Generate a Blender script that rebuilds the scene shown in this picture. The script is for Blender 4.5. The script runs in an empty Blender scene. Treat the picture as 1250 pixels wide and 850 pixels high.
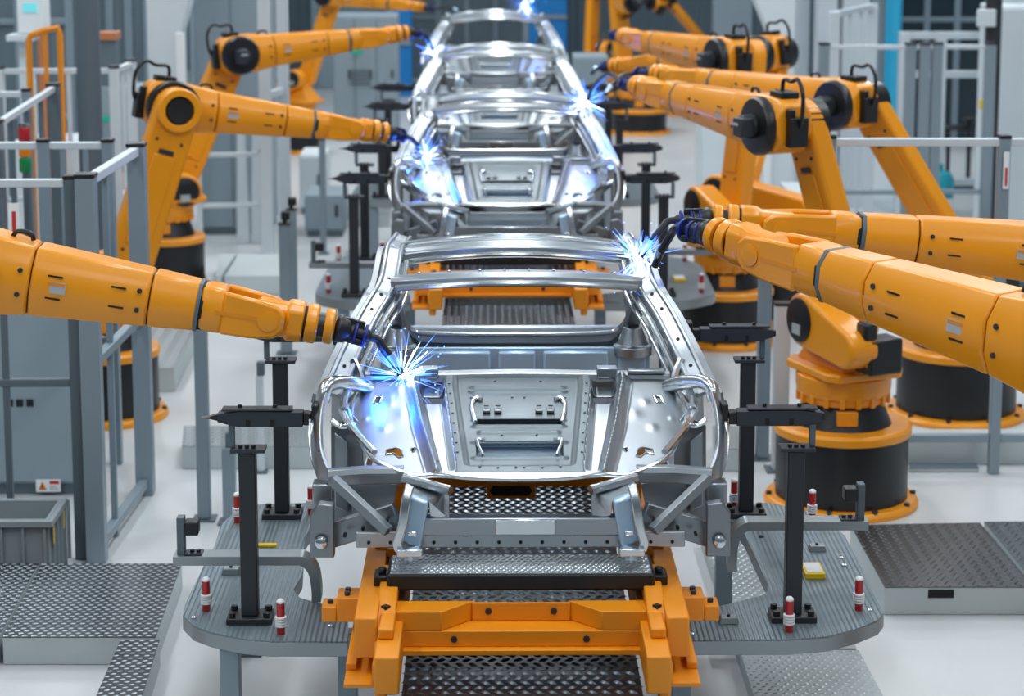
import bpy, bmesh, math, random
from mathutils import Vector, Matrix
random.seed(7)
PI = math.pi
SC = bpy.context.scene
COL = SC.collection
V = Vector

# ------------------------------------------------------------------ camera model (photo frame 1250 x 850)
FPX, CAMZ, PPY, VPX = 2600.0, 4.3, 238.0, 600.0
TP = (PPY + 160.0) / FPX
PITCH = math.atan(TP)
YAW = math.atan((625.0 - VPX) * math.cos(PITCH) / FPX)
CAM = V((0, 0, CAMZ))
FWD = V((math.sin(YAW) * math.cos(PITCH), math.cos(YAW) * math.cos(PITCH), -math.sin(PITCH)))
RGT = V((math.cos(YAW), -math.sin(YAW), 0))
UPV = RGT.cross(FWD)

def ray(u, v):
    return FWD + RGT * ((u - 625.0) / FPX) - UPV * ((v - PPY) / FPX)
def at(u, v, Y):            # world point seen at photo pixel (u, v) at distance Y down the hall
    d = ray(u, v); return CAM + d * (Y / d.y)
def gz(u, v, z=0.0):        # same, on the horizontal plane z
    d = ray(u, v); return CAM + d * ((z - CAMZ) / d.z)

# ------------------------------------------------------------------ mesh builder
def catmull(pts, k=6, closed=False):
    pts = [V(p) for p in pts]; n = len(pts); out = []
    rng = range(n if closed else n - 1)
    for i in rng:
        if closed:
            p0, p1, p2, p3 = pts[i - 1], pts[i], pts[(i + 1) % n], pts[(i + 2) % n]
        else:
            p0, p1, p2, p3 = pts[max(i - 1, 0)], pts[i], pts[i + 1], pts[min(i + 2, n - 1)]
        for j in range(k):
            t = j / k
            out.append(0.5 * ((2 * p1) + (p2 - p0) * t + (2 * p0 - 5 * p1 + 4 * p2 - p3) * t * t + (3 * p1 - p0 - 3 * p2 + p3) * t ** 3))
    if not closed: out.append(pts[-1])
    return out

def basis(z, up=None):
    z = V(z).normalized()
    if up is None: up = V((0, 0, 1)) if abs(z.z) < 0.9 else V((0, 1, 0))
    up = V(up)
    x = up.cross(z)
    if x.length < 1e-6: x = V((1, 0, 0)).cross(z)
    x.normalize(); y = z.cross(x)
    return x, y, z

class MB:
    def __init__(s): s.v = []; s.f = []; s.k = []
    def add(s, vs, fs):
        b = len(s.v); s.k.append((b, len(s.f))); s.v += [V(p) for p in vs]; s.f += [tuple(b + i for i in f) for f in fs]; return s
    def hexa(s, p):          # p: 4 bottom ring, 4 top ring
        return s.add(p, [(3, 2, 1, 0), (4, 5, 6, 7), (0, 1, 5, 4), (1, 2, 6, 5), (2, 3, 7, 6), (3, 0, 4, 7)])
    def box(s, c, size, ax=None):
        c = V(c); hx, hy, hz = [k / 2 for k in size]
        X, Y, Z = ax if ax else (V((1, 0, 0)), V((0, 1, 0)), V((0, 0, 1)))
        P = lambda a, b, d: c + X * (a * hx) + Y * (b * hy) + Z * (d * hz)
        return s.hexa([P(-1, -1, -1), P(1, -1, -1), P(1, 1, -1), P(-1, 1, -1), P(-1, -1, 1), P(1, -1, 1), P(1, 1, 1), P(-1, 1, 1)])
    def bb(s, a, b):         # box from two corners
        a, b = V(a), V(b); return s.box((a + b) / 2, [abs(k) for k in (b - a)])
    def beam(s, p0, p1, w, h, up=None, w1=None, h1=None):
        p0, p1 = V(p0), V(p1); x, y, z = basis(p1 - p0, up); w1 = w1 or w; h1 = h1 or h
        q = lambda p, a, b: [p - x * a / 2 - y * b / 2, p + x * a / 2 - y * b / 2, p + x * a / 2 + y * b / 2, p - x * a / 2 + y * b / 2]
        return s.hexa(q(p0, w, h) + q(p1, w1, h1))
    def cyl(s, p0, p1, r, r1=None, n=20):
        p0, p1 = V(p0), V(p1); x, y, z = basis(p1 - p0); r1 = r if r1 is None else r1
        vs = []
        for p, k in ((p0, r), (p1, r1)):
            for i in range(n):
                a = 2 * PI * i / n; vs.append(p + x * (k * math.cos(a)) + y * (k * math.sin(a)))
        return s.add(vs, [tuple(range(n - 1, -1, -1)), tuple(range(n, 2 * n))] + [(i, (i + 1) % n, n + (i + 1) % n, n + i) for i in range(n)])
    def sweep(s, prof, pts, up=None, closed=False, scale=None):
        pts = [V(p) for p in pts]; n = len(pts); m = len(prof); vs = []
        px = None
        for i, p in enumerate(pts):
            if closed: t = pts[(i + 1) % n] - pts[i - 1]
            else: t = pts[min(i + 1, n - 1)] - pts[max(i - 1, 0)]
            t.normalize()
            if up is not None:
                x, y, z = basis(t, up)
            else:
                if px is None: x, y, z = basis(t)
                else:
                    x = (px - t * px.dot(t)).normalized(); y = t.cross(x)
                px = x
            k = scale[i] if scale else 1.0
            for a, b in prof: vs.append(p + x * (a * k) + y * (b * k))
        fs = []
        for i in range(n if closed else n - 1):
            j = (i + 1) % n
            for k in range(m):
                l = (k + 1) % m; fs.append((i * m + k, i * m + l, j * m + l, j * m + k))
        if not closed: fs += [tuple(range(m - 1, -1, -1)), tuple((n - 1) * m + k for k in range(m))]
        return s.add(vs, fs)
    def tube(s, pts, r, n=10, k=0, closed=False, up=None):
        if k: pts = catmull(pts, k, closed)
        return s.sweep([(r * math.cos(2 * PI * i / n), r * math.sin(2 * PI * i / n)) for i in range(n)], pts, up, closed)
    def prism(s, poly, vec):
        poly = [V(p) for p in poly]; n = len(poly); vec = V(vec)
        return s.add(poly + [p + vec for p in poly], [tuple(range(n - 1, -1, -1)), tuple(range(n, 2 * n))] + [(i, (i + 1) % n, n + (i + 1) % n, n + i) for i in range(n)])
    def lathe(s, prof, o, axis=(0, 0, 1), n=32, ring=False):
        o = V(o); x, y, z = basis(axis); m = len(prof); vs = []
        for i in range(n):
            a = 2 * PI * i / n; d = x * math.cos(a) + y * math.sin(a)
            for r, h in prof: vs.append(o + d * r + z * h)
        fs = []
        for i in range(n):
            j = (i + 1) % n
            for k in range(m if ring else m - 1): fs.append((i * m + k, i * m + (k + 1) % m, j * m + (k + 1) % m, j * m + k))
        if not ring: fs += [tuple(i * m for i in range(n)), tuple(i * m + m - 1 for i in range(n - 1, -1, -1))]
        return s.add(vs, fs)
    def loft(s, rings):
        m = len(rings[0]); vs = [p for r in rings for p in r]; fs = []
        for i in range(len(rings) - 1):
            for k in range(m):
                l = (k + 1) % m; fs.append((i * m + k, i * m + l, (i + 1) * m + l, (i + 1) * m + k))
        fs += [tuple(range(m - 1, -1, -1)), tuple((len(rings) - 1) * m + k for k in range(m))]
        return s.add(vs, fs)
    def ball(s, c, r, n=14):
        prof = [(max(1e-4, r * math.sin(PI * i / 8)), -r * math.cos(PI * i / 8)) for i in range(9)]
        return s.lathe(prof, c, n=n)
    def mirror(s, cx):
        n = len(s.v); s.v += [V((2 * cx - p.x, p.y, p.z)) for p in s.v]
        s.f += [tuple(reversed([n + i for i in f])) for f in s.f]; return s
    def mirrored(s, cx):
        o = MB(); o.k = list(s.k); o.v = [V((2 * cx - p.x, p.y, p.z)) for p in s.v]; o.f = [tuple(reversed(f)) for f in s.f]; return o
    def lozenges(s, p00, p10, p11, p01, su, sv, L=0.036, Wd=0.012, h=0.004, turn='alt'):
        p00, p10, p11, p01 = V(p00), V(p10), V(p11), V(p01)
        nu = max(1, int((p10 - p00).length / su)); nv = max(1, int((p01 - p00).length / sv))
        nz = (p10 - p00).cross(p01 - p00).normalized()
        for j in range(nv):
            for i in range(nu):
                a = (i + 0.5 + (0.25 if j % 2 else -0.25)) / nu; b = (j + 0.5) / nv
                c = p00.lerp(p10, a).lerp(p01.lerp(p11, a), b)
                X = (p10 - p00).normalized(); Yv = nz.cross(X)
                an = {'alt': PI / 4 if (i + j) % 2 else -PI / 4, 'flat': 0.25, 'wave': 0.5 if j % 2 else -0.5}[turn]
                e = X * math.cos(an) + Yv * math.sin(an); g = nz.cross(e)
                s.add([c - e * L / 2, c + g * Wd / 2, c + e * L / 2, c - g * Wd / 2, c - e * L / 5 + nz * h, c + e * L / 5 + nz * h],
                      [(0, 3, 4), (3, 5, 4), (3, 2, 5), (2, 1, 5), (1, 4, 5), (1, 0, 4)])
        return s
    def build_each(s, name, mat, parent=None, bevel=0.0, per=1):
        ks = s.k + [(len(s.v), len(s.f))]; o = None
        for i in range(0, len(s.k), per):
            (v0, f0), (v1, f1) = ks[i], ks[min(i + per, len(s.k))]
            m = MB(); m.v = s.v[v0:v1]; m.f = [tuple(q - v0 for q in f) for f in s.f[f0:f1]]
            o = m.build(name, mat, parent, bevel)
        return o
    def build(s, name, mat, parent=None, bevel=0.0, angle=35, seg=2, mat2=None):
        me = bpy.data.meshes.new(name)
        off = V((0, 0, 0))
        q = parent
        while q is not None: off = off + q.location; q = q.parent
        if parent is None:
            xs = [p.x for p in s.v]; ys = [p.y for p in s.v]; zs = [p.z for p in s.v]
            off = V(((min(xs) + max(xs)) / 2, (min(ys) + max(ys)) / 2, min(zs)))
        me.from_pydata([tuple(p - off) for p in s.v], [], s.f)
        bm = bmesh.new(); bm.from_mesh(me); bmesh.ops.recalc_face_normals(bm, faces=bm.faces); bm.to_mesh(me); bm.free()
        for p in me.polygons: p.use_smooth = True
        me.set_sharp_from_angle(angle=math.radians(angle))
        me.materials.append(mat)
        if mat2:
            me.materials.append(mat2[0])
            for p in me.polygons[mat2[1]:]: p.material_index = 1
        o = bpy.data.objects.new(name, me); COL.objects.link(o)
        if parent is None: o.location = off
        else: o.parent = parent
        if bevel:
            b = o.modifiers.new('bevel', 'BEVEL'); b.width = bevel; b.segments = seg; b.limit_method = 'ANGLE'; b.angle_limit = math.radians(40)
            b.harden_normals = False
        return o

def tag(o, label=None, cat=None, group=None, kind=None):
    if label: o['label'] = label
    if cat: o['category'] = cat
    if group: o['group'] = group
    if kind: o['kind'] = kind
    return o
def empty(name, loc, label=None, cat=None, group=None):
    o = bpy.data.objects.new(name, None); COL.objects.link(o); o.location = loc
    o.empty_display_size = 0.1
    return tag(o, label, cat, group)
def copy_tree(o, parent=None):
    c = o.copy(); COL.objects.link(c)
    if parent is not None: c.parent = parent
    for ch in list(o.children): copy_tree(ch, c)
    return c
def dup(o, dy, label, dx=0.0):
    c = copy_tree(o); c.location = V(o.location) + V((dx, dy, 0)); c['label'] = label; return c

# ------------------------------------------------------------------ materials
def lin(c):
    return tuple((k / 12.92 if k <= 0.04045 else ((k + 0.055) / 1.055) ** 2.4) for k in [x / 255 for x in c]) + (1.0,)
def mat(name, rgb, rough=0.5, metal=0.0, spec=0.5, var=0.0, vscale=6.0, bump=0.0, bscale=60.0, coat=0.0, emit=None, estr=0.0):
    m = bpy.data.materials.new(name); m.use_nodes = True
    nt = m.node_tree; b = nt.nodes['Principled BSDF']
    col = lin(rgb)
    b.inputs['Base Color'].default_value = col; b.inputs['Roughness'].default_value = rough
    b.inputs['Metallic'].default_value = metal; b.inputs['Specular IOR Level'].default_value = spec
    b.inputs['Coat Weight'].default_value = coat; b.inputs['Coat Roughness'].default_value = 0.15
    if emit: b.inputs['Emission Color'].default_value = lin(emit); b.inputs['Emission Strength'].default_value = estr
    tc = nt.nodes.new('ShaderNodeTexCoord')
    if var:
        n = nt.nodes.new('ShaderNodeTexNoise'); n.inputs['Scale'].default_value = vscale; n.inputs['Detail'].default_value = 6
        nt.links.new(tc.outputs['Object'], n.inputs['Vector'])
        mx = nt.nodes.new('ShaderNodeMix'); mx.data_type = 'RGBA'
        mx.inputs[6].default_value = tuple(k * (1 - var) for k in col[:3]) + (1,); mx.inputs[7].default_value = tuple(min(1, k * (1 + var)) for k in col[:3]) + (1,)
        nt.links.new(n.outputs['Fac'], mx.inputs[0]); nt.links.new(mx.outputs[2], b.inputs['Base Color'])
        mr = nt.nodes.new('ShaderNodeMapRange'); mr.inputs['To Min'].default_value = max(0.05, rough - 0.08); mr.inputs['To Max'].default_value = min(1, rough + 0.1)
        nt.links.new(n.outputs['Fac'], mr.inputs['Value']); nt.links.new(mr.outputs['Result'], b.inputs['Roughness'])
    if bump:
        n2 = nt.nodes.new('ShaderNodeTexNoise'); n2.inputs['Scale'].default_value = bscale
        nt.links.new(tc.outputs['Object'], n2.inputs['Vector'])
        bp = nt.nodes.new('ShaderNodeBump'); bp.inputs['Strength'].default_value = bump; bp.inputs['Distance'].default_value = 0.01
        nt.links.new(n2.outputs['Fac'], bp.inputs['Height']); nt.links.new(bp.outputs['Normal'], b.inputs['Normal'])
    return m
def wave_bump(m, scale, axis='X', strength=0.6, dist=0.006, dark=None):
    nt = m.node_tree; b = nt.nodes['Principled BSDF']
    tc = nt.nodes.new('ShaderNodeTexCoord'); w = nt.nodes.new('ShaderNodeTexWave'); w.bands_direction = axis
    w.inputs['Scale'].default_value = scale; w.inputs['Distortion'].default_value = 0.0
    nt.links.new(tc.outputs['Object'], w.inputs['Vector'])
    bp = nt.nodes.new('ShaderNodeBump'); bp.inputs['Strength'].default_value = strength; bp.inputs['Distance'].default_value = dist
    nt.links.new(w.outputs['Fac'], bp.inputs['Height']); nt.links.new(bp.outputs['Normal'], b.inputs['Normal'])
    return m
M = {}
M['floor'] = mat('floor_paint', (200, 204, 206), 0.32, var=0.05, vscale=1.5)
M['orange'] = mat('robot_orange_paint', (234, 148, 6), 0.34, var=0.05, vscale=4, coat=0.2)
M['carrier'] = mat('carrier_orange_paint', (226, 138, 14), 0.42, var=0.06, vscale=5)
M['black'] = mat('black_paint', (18, 19, 22), 0.38, var=0.05)
M['rubber'] = mat('black_rubber', (14, 15, 18), 0.55)
M['chip'] = mat('dark_gap', (12, 12, 14), 0.7)
M['steel'] = mat('stamped_steel', (168, 175, 181), 0.32, 1.0, var=0.05, vscale=5)
M['steel2'] = mat('matte_steel', (142, 148, 153), 0.38, 1.0, var=0.06, vscale=8)
M['steel_bright'] = mat('bright_steel', (212, 217, 221), 0.2, 1.0, var=0.03, vscale=5)
M['steel_blue'] = mat('blue_reflection_steel', (176, 204, 228), 0.3, 0.5, var=0.05, vscale=5)  # steel with a sky-blue reflection put into its base colour
M['alu'] = mat('aluminium_profile', (132, 148, 158), 0.42, 0.25, var=0.03)
M['alu_light'] = mat('light_aluminium', (204, 213, 219), 0.4, 0.2, var=0.03)
M['alu_dark'] = mat('dark_grey_profile', (92, 105, 114), 0.45, 0.2, var=0.03)  # darker grey tone of the profile parts
M['post'] = mat('charcoal_post', (44, 48, 54), 0.4, 0.2, var=0.05)
M['clamp'] = mat('charcoal_clamp', (50, 56, 64), 0.42, 0.3, var=0.05)
M['grooved'] = wave_bump(mat('grooved_aluminium', (124, 140, 147), 0.36, 0.45), 13.0, 'X', 0.8, 0.006)
M['tray'] = mat('tray_steel', (104, 113, 118), 0.42, 0.9, var=0.05, vscale=6)  # darker than the deck: the tray's grey reflection is put into the colour
M['plate_edge'] = mat('milled_edge', (150, 158, 162), 0.4, 0.7, var=0.05)
M['tread'] = mat('tread_plate', (66, 74, 79), 0.36, 0.8, var=0.08, vscale=3)
M['stud'] = mat('glint_tread_stud', (172, 182, 188), 0.3, 0.9)  # raised studs, their specular glint put into a brighter colour
M['stud_dark'] = mat('glint_dark_stud', (96, 102, 108), 0.3, 0.9)  # dimmer studs for dark plates, glint put into the colour as well
M['tread_warm'] = mat('tread_plate_dark', (58, 60, 62), 0.36, 0.8, var=0.08, vscale=3)
M['tread_light'] = mat('tread_plate_light', (150, 160, 164), 0.38, 0.7, var=0.06, vscale=3)
M['grid_dark'] = mat('dark_tread', (30, 36, 44), 0.3, 0.6, var=0.08)
M['plinth'] = mat('plinth_grey', (184, 194, 196), 0.5, var=0.05, vscale=3)
M['red'] = mat('red_plastic', (176, 22, 30), 0.3, coat=0.3)
M['white'] = mat('white_plastic', (232, 236, 238), 0.4)
M['yellow'] = mat('yellow_plastic', (236, 200, 10), 0.4)
M['cab'] = mat('cabinet_grey', (142, 158, 167), 0.5, var=0.03)
M['cab_light'] = mat('cabinet_light', (206, 215, 220), 0.5, var=0.03)
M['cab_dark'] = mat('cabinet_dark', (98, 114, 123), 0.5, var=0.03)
M['bin'] = mat('bin_plastic', (140, 150, 156), 0.5, var=0.04)
M['blue'] = mat('blue_paint', (10, 120, 190), 0.45)
M['cyan'] = mat('cyan_paint', (60, 195, 240), 0.4)
M['teal'] = mat('teal_plastic', (30, 150, 165), 0.4)
M['green'] = mat('green_lamp', (10, 130, 70), 0.3)
M['amber'] = mat('amber_lamp', (226, 130, 20), 0.3)
M['screen'] = mat('lit_screen', (20, 60, 70), 0.3, emit=(120, 225, 235), estr=0.9)
M['greenled'] = mat('lit_green', (0, 90, 80), 0.3, emit=(0, 170, 140), estr=0.6)
M['label'] = mat('grey_label', (168, 172, 172), 0.5)
M['redprint'] = mat('red_print', (200, 40, 40), 0.5)
M['wall'] = wave_bump(mat('corrugated_wall', (112, 130, 140), 0.55, var=0.03), 1.6, 'X', 1.0, 0.08)
M['window_dark'] = mat('dark_glass', (34, 50, 62), 0.15)
M['wire'] = mat('copper_wire', (190, 120, 80), 0.4)
M['bluehose'] = mat('blue_hose', (16, 40, 130), 0.4)
M['weld'] = mat('arc_light', (255, 255, 255), 0.5, emit=(215, 232, 255), estr=14.0)
M['spark'] = mat('spark_light', (120, 170, 255), 0.5, emit=(80, 140, 255), estr=4.5)

# ------------------------------------------------------------------ setting
b = MB(); b.bb((-16, -1, -0.1), (18, 47, 0)); tag(b.build('floor', M['floor']), kind='structure')
b = MB(); b.bb((-16, 46, 0), (18, 46.3, 11)); tag(b.build('wall_back', M['wall']), kind='structure')
b = MB(); b.bb((-16.3, -1, 0), (-16, 46, 11)); tag(b.build('wall_left', M['cab_light']), kind='structure')
b = MB(); b.bb((18, -1, 0), (18.3, 46, 11)); tag(b.build('wall_right', M['cab_light']), kind='structure')
# ------------------------------------------------------------------ the car body (traced on the nearest one)
CX, CY = 0.122, 9.0
def hood(u, v, lift=0.0):       # ray onto the sloping front deck of the nearest body
    d = ray(u, v); k = 0.21
    # z = 1.684 + k (y - 9)
    t = (1.684 + lift - k * 9.0 - CAMZ) / (d.z - k * d.y)
    return CAM + d * t
def hl(u, v):                   # deck-local (|x|, y)
    p = hood(u, v); return abs(p.x - CX), p.y - CY
def rt(u, v, Y): 
    p = at(u, v, Y); return V((CX + abs(p.x - CX), p.y, p.z))

def inside(poly, x, y):
    c = False; n = len(poly)
    for i in range(n):
        x0, y0 = poly[i]; x1, y1 = poly[i - 1]
        if (y0 > y) != (y1 > y) and x < (x1 - x0) * (y - y0) / (y1 - y0) + x0: c = not c
    return c
def polyline_x(pts, y):         # x of a polyline (x,y) at a given y
    pts = sorted(pts, key=lambda p: p[1])
    if y <= pts[0][1]: return pts[0][0]
    for a, b_ in zip(pts, pts[1:]):
        if y <= b_[1]: 
            t = (y - a[1]) / (b_[1] - a[1] + 1e-9); return a[0] + (b_[0] - a[0]) * t
    return pts[-1][0]
def sm(a, b_, x):
    t = min(1, max(0, (x - a) / (b_ - a))); return t * t * (3 - 2 * t)

def make_car():
    root = empty('car_body', (CX, CY + 1.7, 1.26), 'nearest bare steel car body, clamped between the posts at the front of the line', 'car', 'bare car bodies on the line')
    S, S2, SB = M['steel'], M['steel2'], M['steel_bright']
    lip = [hl(*p) for p in [(826, 470), (835, 486), (836, 502), (829, 526), (816, 549), (796, 562), (764, 573), (733, 579), (686, 582)]] + [(0.0, hl(631, 583)[1])]
    ymin = lip[-1][1]; ytop = hl(720, 458)[1]
    outer = [(x, y) for x, y in lip]
    rib = [hl(760, 466), hl(752, 517), hl(737.5, 575)]           # rib between outer panel and channel
    chan_o = [hl(752, 470), hl(744, 520), hl(733, 572)]
    chan_i = [hl(722, 470), hl(718, 520), hl(714, 566)]
    s1 = (hl(631, 517.5)[1], hl(631, 510)[1]); s2 = (hl(631, 556)[1], hl(631, 537)[1]); sx = hl(686, 530)[0]
    holes = [[hl(*p) for p in q] for q in ([(798, 479), (806, 479), (810, 487), (802, 487)], [(779, 543), (786, 541), (797, 544), (798, 550), (788, 548), (782, 553), (777, 552)],
             [(760, 542), (764, 541), (767, 543), (764, 546)], [(722, 471), (751, 471), (751, 479), (722, 479)])]
    full = outer + [(-x, y) for x, y in reversed(outer[:-1])]
    top = [(lip[0][0] - 0.02, ytop - 0.02)]
    full = [(-lip[0][0], ytop)] + [(-x, y) for x, y in outer] + [(x, y) for x, y in reversed(outer[:-1])] + [(lip[0][0], ytop)]
    def height(x, y):
        ax = abs(x)
        h = 0.0
        co, ci, rb = polyline_x(chan_o, y), polyline_x(chan_i, y), polyline_x(rib, y)
        yb = lip[-1][1] + 0.09
        dip = sm(ci - 0.004, ci + 0.022, ax) * (1 - sm(co - 0.02, co + 0.006, ax)) * sm(yb - 0.03, yb + 0.02, y)
        h -= 0.055 * dip
        h += 0.026 * math.exp(-((ax - rb) / 0.013) ** 2)
        if ax > rb:
            h -= 0.02 * sm(rb + 0.015, rb + 0.05, ax)
            # stamped beads on the outer panel
            for bu, bv, rr in ((787.5, 486, 0.02), (797, 517, 0.022), (775, 500, 0.03), (820, 505, 0.014)):
                bx, by = hl(bu, bv); h += 0.0028 * math.exp(-(((ax - bx) / rr) ** 2 + ((y - by) / (rr * 1.8)) ** 2) * 1.2)
        if ax < ci - 0.01:
            # centre tray slightly lowered with a rounded border
            yb2 = hl(631, 570)[1]
            e = sm(ci - 0.01, ci - 0.05, ax) if False else (1 - sm(ci - 0.07, ci - 0.035, ax))
            h -= 0.014 * e * sm(yb2, yb2 + 0.05, y)
            for yy in (hl(631, 470)[1], hl(631, 476)[1]):
                h += 0.010 * math.exp(-((y - yy) / 0.012) ** 2) * (1 - sm(0.20, 0.24, ax))
            for sa, sb in (s1, s2):
                for yy in (sa, sb): h += 0.010 * math.exp(-((y - yy) / 0.012) ** 2) * (1 - sm(sx, sx + 0.03, ax))
            h += 0.006 * math.exp(-((y - hl(631, 525)[1]) / 0.02) ** 2) * (1 - sm(sx - 0.02, sx, ax))
        h -= 0.03 * sm(0.6, 0.9, ax) ** 2
        return h
    N = 300; dx = 0.006; x0 = -N / 2 * dx; ny = int((ytop - ymin) / dx) + 1
    b = MB(); idx = {}; tray_f = []
    def vid(i, j):
        if (i, j) not in idx:
            x = x0 + i * dx; y = ymin + (ytop - ymin) * j / ny
            idx[(i, j)] = len(b.v); b.v.append(V((CX + x, CY + y, 1.684 + 0.21 * y + height(x, y))))
        return idx[(i, j)]
    for i in range(N):
        for j in range(ny):
            x = x0 + (i + .5) * dx; y = ymin + (ytop - ymin) * (j + .5) / ny; ax = abs(x)
            if not inside(full, x, y): continue
            if ax < sx and (s1[0] < y < s1[1] or s2[0] < y < s2[1]): continue
            if any(inside(hh, ax, y) for hh in holes): continue
            f = (vid(i, j), vid(i + 1, j), vid(i + 1, j + 1), vid(i, j + 1)); (tray_f if ax < polyline_x(chan_i, y) - .004 and y > lip[-1][1] + .05 else b.f).append(f)
    def compact(fs):
        m = MB(); mp = {}
        for f in fs:
            for q in f:
                if q not in mp: mp[q] = len(m.v); m.v.append(b.v[q])
            m.f.append(tuple(mp[q] for q in f))
        return m
    tr = compact(tray_f).build('centre_tray', M['tray'], root, angle=60); tr.modifiers.new('solid', 'SOLIDIFY').thickness = 0.006
    fp = compact(b.f).build('front_deck', S, root, angle=60)
    fp.modifiers.new('solid', 'SOLIDIFY').thickness = 0.006
    # rim of the deck
    def dz(x, y, l=0.0): return V((CX + x, CY + y, 1.684 + 0.21 * y + height(x, y) + l))
    b = MB(); path = [dz(-x, y, -0.004) for x, y in lip] + [dz(x, y, -0.004) for x, y in reversed(lip[:-1])]
    path = catmull(path, 5)
    b.sweep([(-0.012, -0.012), (0.011, -0.013), (0.012, 0.002), (0.004, 0.009), (-0.006, 0.008), (-0.012, 0.002)], path, (0, 0, 1))
    b.build('deck_rim', SB, root, 0.003)
    # hole rims, hooks and spot bolts
    b = MB()
    for hh in holes[:3]:
        for sg in (1, -1): b.tube([dz(sg * x, y, 0.002) for x, y in hh], 0.004, 6, closed=True)
    hk = [hl(*p) for p in [(677, 486), (684, 485), (689, 490), (689, 500), (686, 514)]]
    hk2 = [hl(*p) for p in [(676, 535), (684, 534), (686, 538), (680, 556)]]
    for sg in (1, -1):
        b.tube([dz(sg * x, y, 0.008) for x, y in hk], 0.011, 8, k=4)
        b.tube([dz(sg * x, y, 0.006) for x, y in hk2], 0.007, 8, k=4)
    b.build_each('pressed_bead', SB, root)
    b = MB()
    pts = [(716 - 0.10 * i * 8, 468 + 12 * i) for i in range(8)] + [(692, 474), (655, 528), (735, 560), (640, 571), (662, 571), (684, 570), (660, 462), (640, 482), (690, 482)]
    for u, v in pts:
        x, y = hl(u, v)
        for sg in (1, -1): b.ball(dz(sg * x, y, 0.001), 0.006, 8)
    b.build_each('spot_bolt', S2, root)
    b = MB()                     # little square brackets on the centre tray
    for u in (658, 672):
        for sg in (1, -1):
            x, y = hl(u, 499); b.box(dz(sg * x, y, 0.006), (0.035, 0.05, 0.012)); 
    b.build('tray_bracket', S2, root, 0.003)
    b = MB()
    for u in (658, 672):
        for sg in (1, -1):
            x, y = hl(u, 495); b.box(dz(sg * x, y, 0.0125), (0.022, 0.012, 0.003))
    b.build_each('bracket_slot', M['chip'], root)
    # inner tray below the deck
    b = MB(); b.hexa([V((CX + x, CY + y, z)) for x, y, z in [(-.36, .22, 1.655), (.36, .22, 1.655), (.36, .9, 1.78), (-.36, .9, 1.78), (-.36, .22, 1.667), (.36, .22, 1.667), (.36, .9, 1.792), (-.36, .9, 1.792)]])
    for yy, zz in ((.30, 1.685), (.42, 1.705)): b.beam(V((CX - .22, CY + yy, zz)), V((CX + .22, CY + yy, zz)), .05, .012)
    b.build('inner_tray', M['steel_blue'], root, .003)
    # cowl edge
    cy, cz = ytop, 1.684 + .21 * ytop
    b = MB()
    prof = [(-.03, -.03), (.03, -.03), (.03, .012), (.012, .022), (-.02, .01)]
    b.sweep(prof, catmull([V((CX + x, CY + cy + .03 + .02 * abs(x), cz - .02 * abs(x))) for x in (-.74, -.55, -.42, -.3, 0, .3, .42, .55, .74)], 3), (0, 0, 1))
    for sg in (1, -1):
        b.box(V((CX + sg * .43, CY + cy + .02, cz + .012)), (.1, .07, .05)); b.box(V((CX + sg * .62, CY + cy + .03, cz + .012)), (.18, .05, .02))
    b.build('cowl_rail', S, root, .006)
    # A pillar + roof rail
    hw = [(480, 229, 9.82), (462, 219, 9.92), (430, 204, 10.1), (385, 181, 10.30), (350, 159, 10.46), (327, 150.5, 10.9), (303, 144, 11.35), (296, 137, 11.75)]
    pil = [rt(631 + w, v, Y) for v, w, Y in hw] + [V((CX + .63, CY + 3.05, 2.20)), V((CX + .70, CY + 3.5, 1.88)), V((CX + .74, CY + 3.75, 1.6))]
    pp = catmull(pil, 6)
    def side(mb, name, m, bev=.003, each=False):
        for q in (mb, mb.mirrored(CX)): (q.build_each if each else q.build)(name, m, root, bev)
    up = V((-.2, -.5, .84))
    b = MB(); b.sweep([(-.05, -.014), (.05, -.014), (.05, .010), (.044, .018), (.034, .018), (.028, .008), (-.026, .008), (-.032, .018), (-.046, .018), (-.05, .010)], pp, up); side(b, 'pillar', S)
    off = lambda P, a, c: [p + basis(P[min(i + 1, len(P) - 1)] - P[max(i - 1, 0)], up)[0] * a + up.normalized() * c for i, p in enumerate(P)]
    b = MB(); b.tube(off(pp[:34], .075, -.015), .017, 10); 
    b.tube(off(pp[:30], .105, -.05), .011, 8); side(b, 'pillar_flange', SB)
    b = MB(); b.sweep([(-.016, -.05), (.016, -.05), (.016, .012), (-.016, .012)], off(pp[:40], -.072, -.05), up); side(b, 'pillar_outer_strip', S2)
    b = MB()
    for i in (4, 9, 14, 19, 22, 26):
        p = pp[i]; b.cyl(p + up.normalized() * .004, p + up.normalized() * .012, .009, n=10)
    side(b, 'pillar_bolt_hole', M['chip'], 0, True)
    # base gusset of the pillar
    b = MB(); g0 = rt(631 + 226, 474, 9.80)
    b.tube([rt(815, 472, 9.9), rt(835, 467, 9.78), rt(855, 466, 9.7), rt(868, 473, 9.64), rt(872, 490, 9.62)], .034, 12, k=5)
    b.tube([rt(822, 470, 9.93), rt(826, 455, 10.0), rt(832, 440, 10.05)], .022, 8, k=3)
    b.tube([rt(868, 478, 9.78), rt(858, 460, 9.95), rt(846, 440, 10.06)], .018, 8, k=3); side(b, 'pillar_foot', SB, 0)
    # headers
    def arc(x0, y, z, bow, crown, n=15): return [V((CX + x0 * t, CY + y - bow * (1 - t * t), z + crown * (1 - t * t))) for t in [i / (n // 2) - 1 for i in range(n)]]
    ph = rt(631 + 148, 336, 10.46)
    hx = ph.x - CX
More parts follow.
